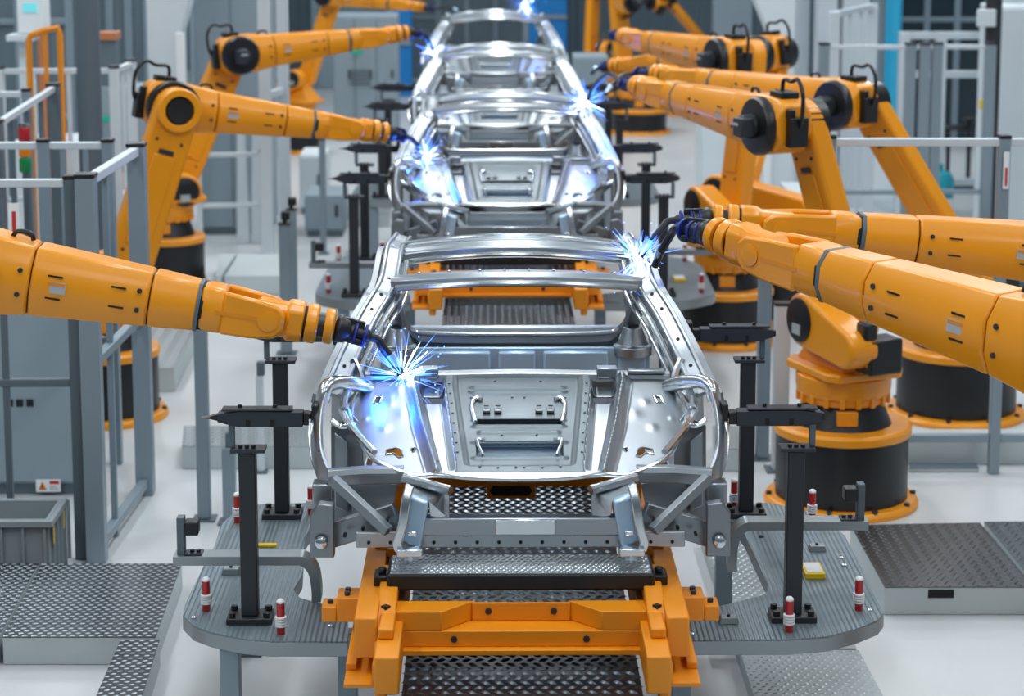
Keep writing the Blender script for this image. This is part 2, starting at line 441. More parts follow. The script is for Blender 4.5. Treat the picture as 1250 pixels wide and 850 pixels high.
    b = MB(); b.sweep([(-.07, -.03), (.06, -.026), (.07, .0), (.04, .016), (-.05, .020), (-.072, .0)], arc(hx, 1.46, ph.z - .02, .10, .045), (0, 0, 1)); b.build('windscreen_header', S, root, .004)
    b = MB(); b.tube(arc(hx - .01, 1.385, ph.z - .05, .10, .045), .017, 10); b.build('header_lip', SB, root)
    b = MB()
    for t in (-.8, -.55, -.3, -.1, .1, .3, .55, .8):
        q = V((CX + hx * t, CY + 1.45 - .1 * (1 - t * t), ph.z + .003 + .045 * (1 - t * t))); b.ball(q, .008, 8)
    b.build_each('header_bolt', SB, root)
    pb = rt(631 + 140, 306, 11.35); bx = pb.x - CX
    b = MB(); b.sweep([(-.13, -.03), (.12, -.03), (.12, .016), (.09, .022), (.07, .006), (.02, .006), (0, .028), (-.03, .028), (-.05, .004), (-.09, .004), (-.11, .02), (-.13, .012)], arc(bx, 2.42, pb.z - .03, .12, .07), (0, 0, 1)); b.build('roof_bow', S, root, .004)
    b = MB(); b.tube(arc(bx - .01, 2.28, pb.z - .055, .12, .07), .016, 10); b.tube(arc(bx - .01, 2.55, pb.z, .12, .07), .014, 10); b.build_each('roof_bow_lip', SB, root)
    # rear window frame
    rw = [rt(783, 352, 10.9), rt(776, 372, 11.05), rt(768, 396, 11.2), rt(752, 410, 11.28), rt(735, 413, 11.3), rt(690, 414.5, 11.3)]
    full_rw = catmull([V((2 * CX - p.x, p.y, p.z)) for p in rw] + [V((CX, rw[-1].y, rw[-1].z))] + list(reversed(rw)), 5)
    b = MB(); b.sweep([(-.035, -.045), (.035, -.045), (.04, .01), (.015, .04), (-.02, .035), (-.04, .0)], full_rw, (0, -.3, 1)); b.build('rear_window_frame', S2, root, .004)
    b = MB(); b.tube([p + V((0, -.03, .035)) for p in full_rw], .012, 8); b.build('rear_frame_lip', SB, root)
    b = MB()
    for sg in (1, -1):
        c = rt(772, 426, 11.15); c.x = CX + sg * (c.x - CX); b.lathe([(.105, -.03), (.105, .02), (.085, .03), (.05, .12), (.02, .13)], c, n=18)
    b.build_each('strut_tower', S, root, .003)
    # seat bulkhead panel with pressed fields
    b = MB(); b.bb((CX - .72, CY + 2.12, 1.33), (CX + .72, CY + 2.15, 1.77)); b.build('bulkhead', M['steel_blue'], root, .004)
    b = MB()
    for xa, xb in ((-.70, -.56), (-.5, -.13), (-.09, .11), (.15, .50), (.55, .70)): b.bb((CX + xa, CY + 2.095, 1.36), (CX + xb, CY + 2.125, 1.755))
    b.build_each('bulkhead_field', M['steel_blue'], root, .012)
    # floor, rear deck, sills, sides
    b = MB(); b.bb((CX - .78, CY + 2.155, 1.29), (CX + .78, CY + 3.7, 1.33))
    for yy in (2.4, 2.7, 3.0, 3.3): b.bb((CX - .72, CY + yy, 1.33), (CX + .72, CY + yy + .09, 1.37))
    b.build('floor_pan', S2, root, .006)
    b = MB(); b.bb((CX - .74, CY + 1.14, 1.74), (CX + .74, CY + 1.17, 1.87)); b.build('firewall', S2, root, .004)
    b = MB(); b.hexa([V((CX + x, CY + y, z)) for x, y, z in [(-.7, 2.35, 1.62), (.7, 2.35, 1.62), (.7, 3.6, 1.38), (-.7, 3.6, 1.38), (-.7, 2.35, 1.65), (.7, 2.35, 1.65), (.7, 3.6, 1.41), (-.7, 3.6, 1.41)]]); b.build('rear_deck', S, root, .004)
    b = MB(); b.bb((CX + .74, CY + 1.0, 1.26), (CX + .88, CY + 3.1, 1.40)); side(b, 'sill', S, .012)
    b = MB(); b.sweep([(-.06, -.03), (.06, -.03), (.06, .03), (-.06, .03)], catmull([V((CX + .85, CY + 1.1, 1.36)), V((CX + .87, CY + 1.06, 1.6)), V((CX + .86, CY + 1.0, 1.86))], 4), (1, 0, 0)); side(b, 'hinge_pillar', S, .01)
    b = MB(); b.sweep([(-.08, -.03), (.08, -.03), (.08, .03), (-.08, .03)], catmull([V((CX + .85, CY + 2.2, 1.36)), V((CX + .86, CY + 2.2, 1.65)), V((CX + .84, CY + 2.25, 1.9)), V((CX + .64, CY + 2.4, 2.26))], 4), (1, 0, 0)); side(b, 'centre_pillar', S, .01)
    b = MB(); b.prism([V((CX + .84, CY + y, z)) for y, z in [(2.95, 1.38), (3.1, 1.58), (3.35, 1.62), (3.6, 1.5), (3.75, 1.35), (3.85, 1.45), (3.85, 1.62), (3.4, 1.84), (2.9, 1.84)]], (.03, 0, 0)); side(b, 'rear_quarter_panel', S, .008)
    b = MB(); b.bb((CX - .8, CY + 3.8, 1.34), (CX + .8, CY + 3.86, 1.52)); b.build('rear_panel', S, root, .01)
    # ---------------- front end
    b = MB()
    pth = [rt(872, 486, 9.55), rt(878, 505, 9.46), rt(881, 530, 9.36), rt(880, 555, 9.28), rt(874, 576, 9.2), rt(866, 586, 9.16)]
    b.sweep([(-.045, -.012), (.045, -.012), (.05, .006), (.03, .016), (-.03, .016), (-.05, .006)], catmull(pth, 5), (1, -.6, .2)); side(b, 'fender_loop', S, .004)
    b = MB(); b.tube([rt(886, 500, 9.52), rt(888, 530, 9.4), rt(885, 560, 9.3), rt(876, 585, 9.2)], .012, 8, k=5); b.tube([rt(846, 488, 9.7), rt(838, 515, 9.5), rt(850, 520, 9.5), rt(862, 512, 9.5)], .012, 8, k=5)
    b.tube([rt(840, 470, 9.8), rt(846, 490, 9.66), rt(846, 500, 9.6)], .018, 8, k=4); b.tube([rt(848, 500, 9.62), rt(835, 525, 9.45), rt(812, 553, 9.25)], .02, 8, k=4); side(b, 'fender_flange', SB, 0)
    b = MB(); a0, a1 = rt(776, 579, 9.12), rt(868, 582, 9.14)
    b.sweep([(-.03, -.035), (.03, -.035), (.035, .02), (.015, .04), (-.02, .038), (-.035, .015)], [a0, a0.lerp(a1, .5) + V((0, 0, .006)), a1], (0, 0, 1)); side(b, 'fender_beam', S2, .004)
    b = MB(); b.beam(rt(864, 584, 9.02), rt(797, 648, 8.86), .04, .045); b.ball(rt(834, 606, 9.04), .012, 8); side(b, 'diagonal_strut', S2, .006)
    b = MB(); b.tube([rt(776, 583, 9.06), rt(748, 591, 8.98), rt(721, 599, 8.92)], .022, 10); side(b, 'crash_box_top_tube', SB, 0)
    # inner wheel house plates
    b = MB(); b.prism([rt(782, 590, 9.3), rt(838, 588, 9.35), rt(838, 640, 9.3), rt(790, 628, 9.25)], (0, .03, 0)); b.prism([rt(824, 520, 9.55), rt(836, 505, 9.6), rt(862, 520, 9.6), rt(862, 640, 9.45), rt(838, 650, 9.4), rt(822, 640, 9.4)], (0, .02, 0)); side(b, 'wheel_house_plate', S2, .004)
    b = MB(); b.prism([rt(842, 538, 9.5), rt(858, 528, 9.5), rt(858, 618, 9.42), rt(842, 625, 9.42)], (0, .02, 0)); side(b, 'wheel_house_rib', S, .004)
    b = MB(); b.box(rt(874, 600, 9.18), (.09, .1, .1)); side(b, 'corner_box', S, .006)
    b = MB(); b.beam(rt(785, 627, 9.0), rt(872, 654, 9.05), .05, .11, (0, 0, 1)); side(b, 'lower_arm_bracket', S2, .006)
    b = MB(); b.prism([rt(863, 616, 8.96), rt(881, 614, 8.96), rt(892, 627, 8.96), rt(892, 680, 8.96), rt(862, 680, 8.96)], (0, .06, 0)); side(b, 'towing_plate', S2, .006)
    b = MB(); c = rt(878, 661, 8.95); b.lathe([(.03, 0), (.03, .012), (.024, .022), (.01, .028)], c, (0, -1, 0), 16); side(b, 'towing_eye', SB, 0)
    b = MB()
    for u, v in ((797, 631), (826, 640), (848, 648)): p = rt(u, v, 9.0); b.cyl(p + V((0, -.06, 0)), p + V((0, -.03, 0)), .008, n=10)
    side(b, 'bracket_hole', M['chip'], 0, True)
    # bumper beam
    p0 = rt(836, 657, 8.92); p1 = rt(745, 638, 8.9); L = p0.x - CX; z0, z1 = p0.z, p1.z
    b = MB(); b.bb((CX - L, CY - .10, z0 - .035), (CX + L, CY - .07, z0 + .035))
    b.sweep([(-.05, -.045), (.02, -.045), (.05, -.02), (.05, .01), (.02, .034), (-.05, .034)], [V((CX + sg * .46, CY - .06, z1 - .012)) for sg in (-1, 1)], (0, 0, 1)); b.build('bumper_beam', S, root, .006)
    b = MB(); b.bb((CX - .11, CY - .125, z0 + .03), (CX + .15, CY - .11, z1 + .02)); b.build('beam_cover', SB, root, .004)
    b = MB()
    for i in range(-7, 8):
        p = V((CX + i * L / 7.6, CY - .10, z0 - .01)); b.cyl(p, p + V((0, -.004, 0)), .008, n=10)
    for sg in (1, -1): b.box(V((CX + sg * .24, CY - .101, z0 + .02)), (.025, .004, .006))
    b.build_each('beam_bolt_hole', M['chip'], root)
    # rail ends (crash boxes)
    b = MB(); e = [rt(748, 612, 8.86), rt(772, 606, 8.88), rt(784, 660, 8.86), rt(758, 672, 8.84)]
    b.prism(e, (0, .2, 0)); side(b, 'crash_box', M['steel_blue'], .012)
    b = MB(); b.sweep([(-.012, -.02), (.012, -.02), (.012, .02), (-.012, .02)], catmull([rt(771, 592, 8.87), rt(776, 612, 8.84), rt(780, 640, 8.83), rt(786, 662, 8.83), rt(783, 672, 8.83)], 4), (1, 0, 0)); b.box(rt(771, 673, 8.82), (.11, .06, .035)); b.box(rt(768, 651, 8.83), (.04, .02, .02)); side(b, 'crash_box_flange', SB, .006)
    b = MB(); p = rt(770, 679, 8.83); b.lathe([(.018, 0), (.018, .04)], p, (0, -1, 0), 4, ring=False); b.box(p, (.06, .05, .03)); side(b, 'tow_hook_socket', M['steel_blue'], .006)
    b = MB(); b.prism([rt(722, 600, 8.96), rt(776, 585, 9.05), rt(772, 607, 8.9), rt(748, 613, 8.88), rt(746, 630, 8.9), rt(722, 634, 8.94)], (0, .02, 0)); side(b, 'crash_box_gusset', S2, .004)
    return root
car = make_car()
car_spots = [(7.6, -0.0), (12.9, -0.045), (18.6, -0.08)]
cars = [car]
for (dy, dx), lb in zip(car_spots, ['second bare steel car body, directly behind the nearest one', 'third bare steel car body, blurred behind the second one', 'farthest bare steel car body, only its roof showing at the top']):
    cars.append(dup(car, dy, lb, dx))
# the second body carries a radiator panel across its nose
for c, dy, dx in ((cars[1], 7.6, 0), (cars[2], 12.9, -.045), (cars[3], 18.6, -.08)):
    b = MB(); x = CX + dx; y = CY + dy
    b.hexa([V((x + a, y + q, z)) for a, q, z in [(-.62, .02, 1.50), (.62, .02, 1.50), (.68, .10, 1.50), (-.68, .10, 1.50), (-.62, .0, 1.62), (.62, .0, 1.62), (.7, .10, 1.645), (-.7, .10, 1.645)]])
    b.build('radiator_panel', M['steel'], c, .01)
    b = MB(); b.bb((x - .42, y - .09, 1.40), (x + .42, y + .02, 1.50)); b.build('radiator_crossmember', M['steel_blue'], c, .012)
    b = MB(); b.box((x, y - .095, 1.47), (.26, .03, .03)); b.build('latch_plate', M['steel_bright'], c, .006)

# ------------------------------------------------------------------ orange carrier under each body
def make_carrier():
    root = empty('body_carrier', (CX, CY + 1.4, .98), 'orange carrier frame under the nearest car body, ahead of all others', 'carrier', 'orange carriers under the car bodies')
    O = M['carrier']
    z0 = 1.20
    g = lambda u, v, z: gz(u, v, z)
    # side rails: box beams running under the body
    x_in = .53; x_out = .70
    for sg in (1, -1):
        b = MB(); b.bb((CX + sg * .60, 8.45, 1.06), (CX + sg * .695, 11.9, 1.235)); b.build('side_rail', O, root, .008)
        b = MB(); b.bb((CX + sg * .50, 8.2, 1.0), (CX + sg * .60, 12.0, 1.16)); b.bb((CX + sg * .53, 8.4, 1.16), (CX + sg * .595, 9.0, 1.205)); b.build('inner_rail', O, root, .008)
        b = MB(); b.bb((CX + sg * .69, 8.5, .99), (CX + sg * .735, 9.1, 1.02)); b.bb((CX + sg * .6, 8.35, .97), (CX + sg * .735, 9.0, .99)); b.build('rail_flange', O, root, .004)
        # swan neck from rail down to the wheel shoe
        b = MB(); b.sweep([(-.04, -.03), (.04, -.03), (.04, .03), (-.04, .03)], [V((CX + sg * x, y, z)) for x, y, z in [(.565, 9.05, 1.235), (.567, 8.75, 1.225), (.57, 8.52, 1.15), (.572, 8.4, 1.06)]], (0, 0, 1)); b.build('swan_neck', O, root, .006)
        b = MB(); b.bb((CX + sg * .533, 8.28, 1.02), (CX + sg * .613, 8.42, 1.10)); b.bb((CX + sg * .55, 8.22, .95), (CX + sg * .60, 8.28, 1.04)); b.build('guide_shoe', O, root, .01)
        b = MB(); b.cyl((CX + sg * .573, 8.35, 1.10), (CX + sg * .573, 8.35, 1.113), .016, n=12); b.cyl((CX + sg * .573, 8.63, 1.205), (CX + sg * .573, 8.63, 1.225), .02, n=4); b.build_each('shoe_bolt', M['chip'], root)
        # outrigger
        b = MB(); b.bb((CX + sg * .69, 8.88, 1.06), (CX + sg * .80, 9.02, 1.17)); b.bb((CX + sg * .80, 8.88, 1.06), (CX + sg * .865, 9.0, 1.13)); 
        og = b.build('outrigger', O, root, .006)
        b = MB()
        for xx, yy, zz in ((.755, 8.92, 1.17), (.755, 8.97, 1.17), (.83, 8.93, 1.13)): b.cyl((CX + sg * xx, yy, zz), (CX + sg * xx, yy, zz + .016), .013, n=10)
        b.build_each('outrigger_bolt', M['post'], og)
        # upright pads under the body
        b = MB(); b.bb((CX + sg * .50, 9.35, 1.12), (CX + sg * .66, 9.5, 1.25)); b.bb((CX + sg * .54, 9.28, 1.22), (CX + sg * .6, 9.4, 1.262)); b.build('rest_pad', O, root, .006)
    # front cross beam with its cut-out
    f, r = 8.62, 8.76; zt, zb = 1.20, 1.045
    b = MB()
    def blk(pts, za, zb_): b.prism([V((CX + x, y, za)) for x, y in pts], (0, 0, zb_ - za))
    blk([(-.53, f), (.53, f), (.53, r), (-.53, r)], zb, 1.115)
    blk([(-.53, f), (-.34, f), (-.20, r), (-.53, r)], 1.1155, zt); blk([(.34, f), (.53, f), (.53, r), (.20, r)], 1.1155, zt)
    b.build('cross_beam', O, root, .004)
    b = MB(); b.bb((CX - .21, r - .02, 1.116), (CX + .21, r - .004, 1.195)); b.build('cross_beam_web', O, root, .003)
    b = MB(); b.bb((CX - .54, f - .04, 1.02), (CX + .54, f + .03, 1.045)); b.build('cross_beam_flange', O, root, .004)
    b = MB()
    for x, y, z in ((-.285, f, 1.08), (.275, f, 1.08), (-.14, r - .02, 1.16), (.14, r - .02, 1.16)): b.cyl((CX + x, y, z), (CX + x, y - .008, z), .014, n=14)
    b.build_each('beam_bolt', M['post'], root)
    # tread covered bar
    y0, y1, zt = 8.78, 9.04, 1.31
    b = MB(); b.bb((CX - .575, y0, zt - .075), (CX + .575, y1, zt)); b.build('step_bar', M['black'], root, .012)
    b = MB(); b.bb((CX - .56, y0 + .004, zt), (CX + .56, y1 - .006, zt + .002)); nf = len(b.f); b.lozenges((CX - .56, y0 + .01, zt + .002), (CX + .56, y0 + .01, zt + .002), (CX + .56, y1 - .01, zt + .002), (CX - .56, y1 - .01, zt + .002), .026, .022, .02, .012, .003, 'flat'); b.build('step_tread', M['tread_light'], root, mat2=(M['stud'], nf))
    for sg in (1, -1):
        b = MB(); b.bb((CX + sg * .57, y0 + .06, zt - .075), (CX + sg * .635, y0 + .17, zt - .03)); b.cyl((CX + sg * .60, y0 + .11, zt - .03), (CX + sg * .60, y0 + .11, zt - .005), .018, n=12); b.build('step_lug', M['black'], root, .006)
        b = MB(); b.bb((CX + sg * .50, 9.0, 1.13), (CX + sg * .54, 9.25, 1.24)); b.build('rail_bracket', M['steel_bright'], root, .004)
        b = MB(); b.box((CX + sg * .455, 9.2, 1.22), (.008, .02, .06)); b.build('yellow_marker', M['yellow'], root)
    # cross plate with grille under the engine bay
    b = MB(); b.bb((CX - .6, 9.95, 1.35), (CX + .6, 10.05, 1.425)); b.bb((CX - .15, 9.92, 1.30), (CX + .085, 9.95, 1.38)); b.bb((CX - .6, 9.97, 1.2), (CX - .54, 10.03, 1.35)); b.bb((CX + .54, 9.97, 1.2), (CX + .6, 10.03, 1.35)); b.build('rear_cross_plate', O, root, .004)
    b = MB(); b.prism([V((CX + x, 9.92, z)) for x, z in [(-.12, 1.363), (-.135, 1.34), (-.12, 1.317), (.055, 1.317), (.07, 1.34), (.055, 1.363)]], (0, -.004, 0)); b.build('plate_grille', M['chip'], root)
    for yy in (11.8,):
        b = MB(); b.bb((CX - .53, yy, 1.04), (CX + .53, yy + .15, 1.2)); b.build('rear_beam', O, root, .006)
    return root
carrier = make_carrier()
for (dy, dx), lb in zip(car_spots, ['orange carrier frame seen through the windscreen opening of the nearest body', 'orange carrier frame under the third car body', 'orange carrier frame under the farthest car body']):
    dup(carrier, dy, lb, dx)
# conveyor deck plates (dark chevron tread) between the rails
def tread_plate(name, p00, p10, p11, p01, thick, m, lab, cat='floor plate', group=None, su=.05, sv=.04, L=.036, Wd=.012, h=.004, turn='alt', edge=None, stud=None):
    P = [V(p) for p in (p00, p10, p11, p01)]
    lo = min(p.z for p in P) - thick
    root = empty(name, ((P[0].x + P[2].x) / 2, (P[0].y + P[2].y) / 2, lo), lab, cat, group)
    b = MB(); b.prism([p - V((0, 0, thick)) for p in P], (0, 0, thick - .004)); b.build('plinth', edge or M['plinth'], root, .004)
    b = MB(); b.prism([p - V((0, 0, .0035)) for p in P], (0, 0, .0035)); 
    nf = len(b.f)
    if stud: b.lozenges(*P, su, sv, L, Wd, h, turn)
    b.build('tread', m, root, mat2=(stud, nf) if stud else None)
    return root
yy = 7.9
for i, (ya, yb, lb) in enumerate([(7.9, 9.0, 'dark chevron tread plate at the front end of the conveyor, under the orange cross beam'), (9.02, 10.4, 'dark chevron tread plate under the step bar and nose of the nearest body'), (10.42, 12.9, 'dark chevron tread plate below the floor of the nearest body'),
                                  (12.92, 16.4, 'dark chevron tread plate between the nearest body and the second body'), (16.42, 20.5, 'dark chevron tread plate beneath the second car body'), (20.52, 30, 'long dark tread plate under the third and farthest bodies')]):
    hw_ = .40 if i == 5 else .495
    tread_plate('conveyor_plate', (CX - hw_, ya, .95), (CX + hw_, ya, .95), (CX + hw_, yb, .95), (CX - hw_, yb, .95), .12, M['tread'] if i in (1, 2) else M['grid_dark'], lb, 'conveyor plate', 'conveyor deck plates', .055, .05, .05, .018, .008, 'wave', M['black'], M['stud'] if i in (1, 2) else M['stud_dark'])  # plates below the nearest body coloured lighter to stand for reflected light
b = MB(); b.bb((CX - .4, 7.9, 0), (CX + .4, 30, .82)); tag(b.build('boxed_conveyor', M['plinth']), 'pale boxed conveyor base running under the whole line of bodies', 'conveyor')
# ------------------------------------------------------------------ station: platforms, posts, clamps, pins
PZ = 0.85
def prism_xy(mb, pts, z0, z1): mb.prism([V((p[0], p[1], z0)) for p in pts], (0, 0, z1 - z0))
def platform(px, lab, legs):
    pts = [gz(u, v, PZ) for u, v in px]
    c = sum(pts, V((0, 0, 0))) / len(pts)
    root = empty('fixture_platform', (c.x, c.y, 0), lab, 'platform', 'grooved aluminium platforms')
    b = MB(); prism_xy(b, pts, PZ - .075, PZ - .006); b.build('platform_edge', M['plate_edge'], root, .004)
    b = MB(); prism_xy(b, pts, PZ - .0055, PZ); b.build('grooved_top', M['grooved'], root)
    for u, v in legs:
        p = gz(u, v, PZ - .075); zb = .102 if p.x > 1.25 else 0
        b = MB(); b.bb((p.x - .045, p.y - .045, zb + .012), (p.x + .045, p.y + .045, PZ - .076)); b.build('leg', M['alu'], root, .006)
        b = MB(); b.bb((p.x - .08, p.y - .08, zb), (p.x + .08, p.y + .08, zb + .012)); b.build('foot_plate', M['alu_dark'], root, .003)
    return root
RP = [(828, 781), (960, 781), (1010, 777), (1045, 768), (1072, 757), (1079, 748), (1031, 654), (1016, 640), (985, 624), (940, 614), (884, 616), (884, 634), (900, 640), (909, 652), (938, 715), (938, 721), (931, 727), (828, 753)]
LP = [(425, 783), (330, 783), (296, 780), (258, 772), (236, 764), (223, 751), (226, 738), (249, 690), (262, 666), (270, 640), (284, 628), (310, 616), (376, 614), (384, 640), (372, 655), (369, 702), (358, 720), (366, 730), (395, 738), (425, 754)]
STN = []      # everything of the first station, for copying down the line
def st(o): STN.append(o); return o
st(platform(RP, 'grooved aluminium platform on the right, the one with the yellow-edged sensor plate', [(832, 768), (884, 640)]))
st(platform(LP, 'grooved aluminium platform on the left beside the nearest body, its front leg showing', [(281, 788), (300, 632), (424, 770)]))

def post_thing(u, v, H, lab, d=.078):
    p = gz(u, v, PZ)
    root = empty('clamp_post', (p.x, p.y, PZ), lab, 'post', 'charcoal clamp posts')
    b = MB(); b.bb((p.x - d / 2, p.y - d / 2, PZ + .03), (p.x + d / 2, p.y + d / 2, H)); b.build('column', M['post'], root, .006)
    b = MB(); b.bb((p.x - .105, p.y - .075, PZ + .0), (p.x + .105, p.y + .075, PZ + .03)); b.build('base_plate', M['post'], root, .004)
    for sx in (-1, 1):
        for sy in (-1, 1):
            b = MB(); q = V((p.x + sx * .08, p.y + sy * .05, PZ + .03)); b.cyl(q, q + V((0, 0, .022)), .016, n=6); b.build('base_bolt', M['black'], root)
    b = MB(); b.bb((p.x - .075, p.y - .05, H), (p.x + .085, p.y + .05, H + .018)); b.build('top_plate', M['clamp'], root, .003)
    b = MB()
    for sx in (-.03, .0, .03): b.cyl((p.x + sx, p.y - .02, H + .018), (p.x + sx, p.y - .02, H + .032), .010, n=6)
    b.build_each('plate_bolt', M['black'], root)
    return root, p
def clamp_thing(p, H, Zc_, sgn, xin, lab, arm=None):
    # p: post position, H post height, bar height Zc_, sgn +1 = right side (car on its -x side), xin = world x of the pad face
    root = empty('body_clamp', (p.x - .08 * 1, p.y, H + .018), lab, 'clamp', 'charcoal body clamps')
    y = p.y
    x_out = xin + sgn * .52
    C = M['clamp']
    b = MB(); b.prism([V((xin + sgn * x, y - .035, Zc_ + z)) for x, z in [(.07, -.035), (.07, .035), (.36, .04), (.42, .03), (.46, .028), (.46, -.012), (.40, -.028), (.36, -.036)]], (0, .07, 0)); b.build('clamp_arm', C, root, .004)
    b = MB(); b.prism([V((xin + sgn * x, y - .02, Zc_ + z)) for x, z in ([(.45, -.012), (.45, .022), (.48, .016), (.50, .008), (.54, .005), (.50, .0)] if sgn < 0 else [(.45, -.012), (.45, .022), (.475, .02), (.475, -.01)])], (0, .04, 0)); b.build('clamp_nose', M['black'], root, .002)
    b = MB(); b.bb((xin + sgn * .12, y - .04, Zc_ + .041), (xin + sgn * .44, y + .03, Zc_ + .05)); b.build('clamp_cover', C, root, .002)
    b = MB()
    for xx in (.2, .31): b.bb((xin + sgn * xx, y - .0375, Zc_ - .03), (xin + sgn * (xx + .02), y - .034, Zc_ - .0))
    b.cyl((xin + sgn * .2, y, Zc_ + .05), (xin + sgn * .2, y, Zc_ + .062), .01, n=10); b.cyl((xin + sgn * .36, y, Zc_ + .05), (xin + sgn * .36, y, Zc_ + .062), .01, n=10)
    b.build_each('clamp_window', M['chip'], root)
    b = MB(); b.bb((xin + sgn * .03, y - .03, Zc_ - .03), (xin + sgn * .07, y + .03, Zc_ + .03)); b.bb((xin + sgn * .0, y - .045, Zc_ - .05), (xin + sgn * .03, y + .045, Zc_ + .07)); b.build('clamp_pad', M['black'], root, .006)
    xr = p.x + (-.07 if sgn < 0 else .075)
    b = MB(); b.bb((xr - .014, y - .014, H + .018), (xr + .014, y + .014, Zc_ - .03)); b.build('support_rod', M['alu_dark'], root, .003)
    return root
def pin_thing(u, v, lab, h=.16):
    p = gz(u, v, PZ); root = empty('guide_pin', p, lab, 'pin', 'red and white guide pins')
    b = MB(); b.cyl(p, p + V((0, 0, h - .012)), .019, n=16); b.build('pin_shaft', M['red'], root, .002)
    b = MB()
    for k in range(4): b.lathe([(.0195, 0), (.027, .002), (.027, .009), (.0195, .011)], p + V((0, 0, h * .22 + k * .0125)), n=16)
    b.build('pin_collar', M['white'], root)
    b = MB(); b.lathe([(.019, 0), (.019, .008), (.012, .016), (.001, .018)], p + V((0, 0, h - .012)), n=16); b.build('pin_tip', M['white'], root)
    return root
posts = []
for u, v, H, lab in [(306, 757, 1.66, 'charcoal post at the front of the left platform, bolted down beside the front red pin'), (345, 630, 1.70, 'charcoal post at the rear of the left platform, half behind the front clamp bar'),
                     (967, 755, 1.66, 'charcoal post at the front of the right platform, behind a red and white pin'), (910, 629, 1.70, 'charcoal post at the rear of the right platform, beside the big black robot pedestal')]:
    r, p = post_thing(u, v, H, lab); st(r); posts.append(p)
st(clamp_thing(posts[0], 1.66, 1.815, -1, at(389, 497, posts[0].y).x, 'charcoal clamp bar gripping the front left fender of the nearest body'))
st(clamp_thing(posts[1], 1.70, 1.85, -1, at(414, 404, posts[1].y).x, 'charcoal clamp bar under the wrist of the nearest left robot'))
st(clamp_thing(posts[2], 1.66, 1.815, 1, at(880, 497, posts[2].y).x, 'charcoal clamp bar gripping the front right fender of the nearest body'))
st(clamp_thing(posts[3], 1.70, 1.85, 1, at(838, 402, posts[3].y).x, 'charcoal clamp bar gripping the right centre pillar of the nearest body, before the orange column'))
for u, v, lab in [(252, 746, 'red and white pin at the outer front corner of the left platform'), (343, 774, 'red and white pin beside the front post of the left platform'), (290, 638, 'red and white pin at the outer rear corner of the left platform'), (380, 628, 'red and white pin at the inner rear corner of the left platform, beside the fender'),
                  (963, 771, 'red and white pin in front of the right front post'), (1048, 745, 'red and white pin at the outer front corner of the right platform'), (991, 634, 'red and white pin behind the bent bracket of the right platform, before the black pedestal'), (896, 620, 'red and white pin beside the rear post of the right platform')]:
    st(pin_thing(u, v, lab))
def bracket_thing(sgn, lab):
    # bent bar standing on the inner edge and reaching outward, dark block at its end
    base = gz(387, 731, PZ) if sgn < 0 else gz(893, 694, PZ)
    y = base.y; X = lambda u: at(u, 680, y).x
    if sgn < 0: xs, xe = base.x, X(213); zt = at(300, 676, y).z
    else: xs, xe = base.x, X(1057); zt = at(1000, 634, y).z
    root = empty('bent_bracket', base, lab, 'bracket', 'bent aluminium brackets')
    k = 1 if xe > xs else -1
    path = catmull([V((xs, y, PZ)), V((xs, y, zt - .16)), V((xs + k * .015, y, zt - .075)), V((xs + k * .06, y, zt - .025)), V((xs + k * .14, y, zt - .02)), V((xe, y, zt - .02))], 5)
    b = MB(); b.sweep([(-.06, -.022), (.06, -.022), (.06, .022), (-.06, .022)], path, (0, 0, 1) if False else None); 
    b = MB(); 
    vs = []
    prof_out = []
    for i, p in enumerate(path):
        t = (path[min(i + 1, len(path) - 1)] - path[max(i - 1, 0)]).normalized(); nn = V((-t.z, 0, t.x))
        prof_out.append((p + nn * .022, p - nn * .022))
    poly = [a for a, _ in prof_out] + [c for _, c in reversed(prof_out)]
    m = len(prof_out)
    for a, c in prof_out: vs += [a - V((0, .055, 0)), c - V((0, .055, 0)), c + V((0, .055, 0)), a + V((0, .055, 0))]
    fs = []
    for i in range(m - 1):
        for q in range(4): fs.append((i * 4 + q, i * 4 + (q + 1) % 4, (i + 1) * 4 + (q + 1) % 4, (i + 1) * 4 + q))
    fs += [(0, 1, 2, 3), ((m - 1) * 4 + 3, (m - 1) * 4 + 2, (m - 1) * 4 + 1, (m - 1) * 4)]
    b.add(vs, fs); b.build('bent_bar', M['plate_edge'], root, .003)
    xu = xe - k * .035
    b = MB(); b.bb((xu - .018, y - .03, zt), (xu + .018, y + .03, zt + .185)); b.build('bracket_upright', M['alu_dark'], root, .003)
    b = MB(); b.bb((xu - k * .018, y - .04, zt + .10), (xu - k * .085, y + .04, zt + .165)); b.build('stop_block', M['black'], root, .006)
    b = MB(); b.bb((xu - k * .018, y - .04, zt), (xu - k * .10, y + .04, zt + .010)); 
    for dx in (.05, .08): b.cyl((xu - k * dx, y, zt + .01), (xu - k * dx, y, zt + .022), .011, n=8)
    b.build('upright_foot', M['clamp'], root, .002)
    return root
st(bracket_thing(-1, 'bent aluminium bracket reaching left across the left platform, dark stop block on its end'))
st(bracket_thing(1, 'bent aluminium bracket reaching right across the right platform, dark stop block on its end'))
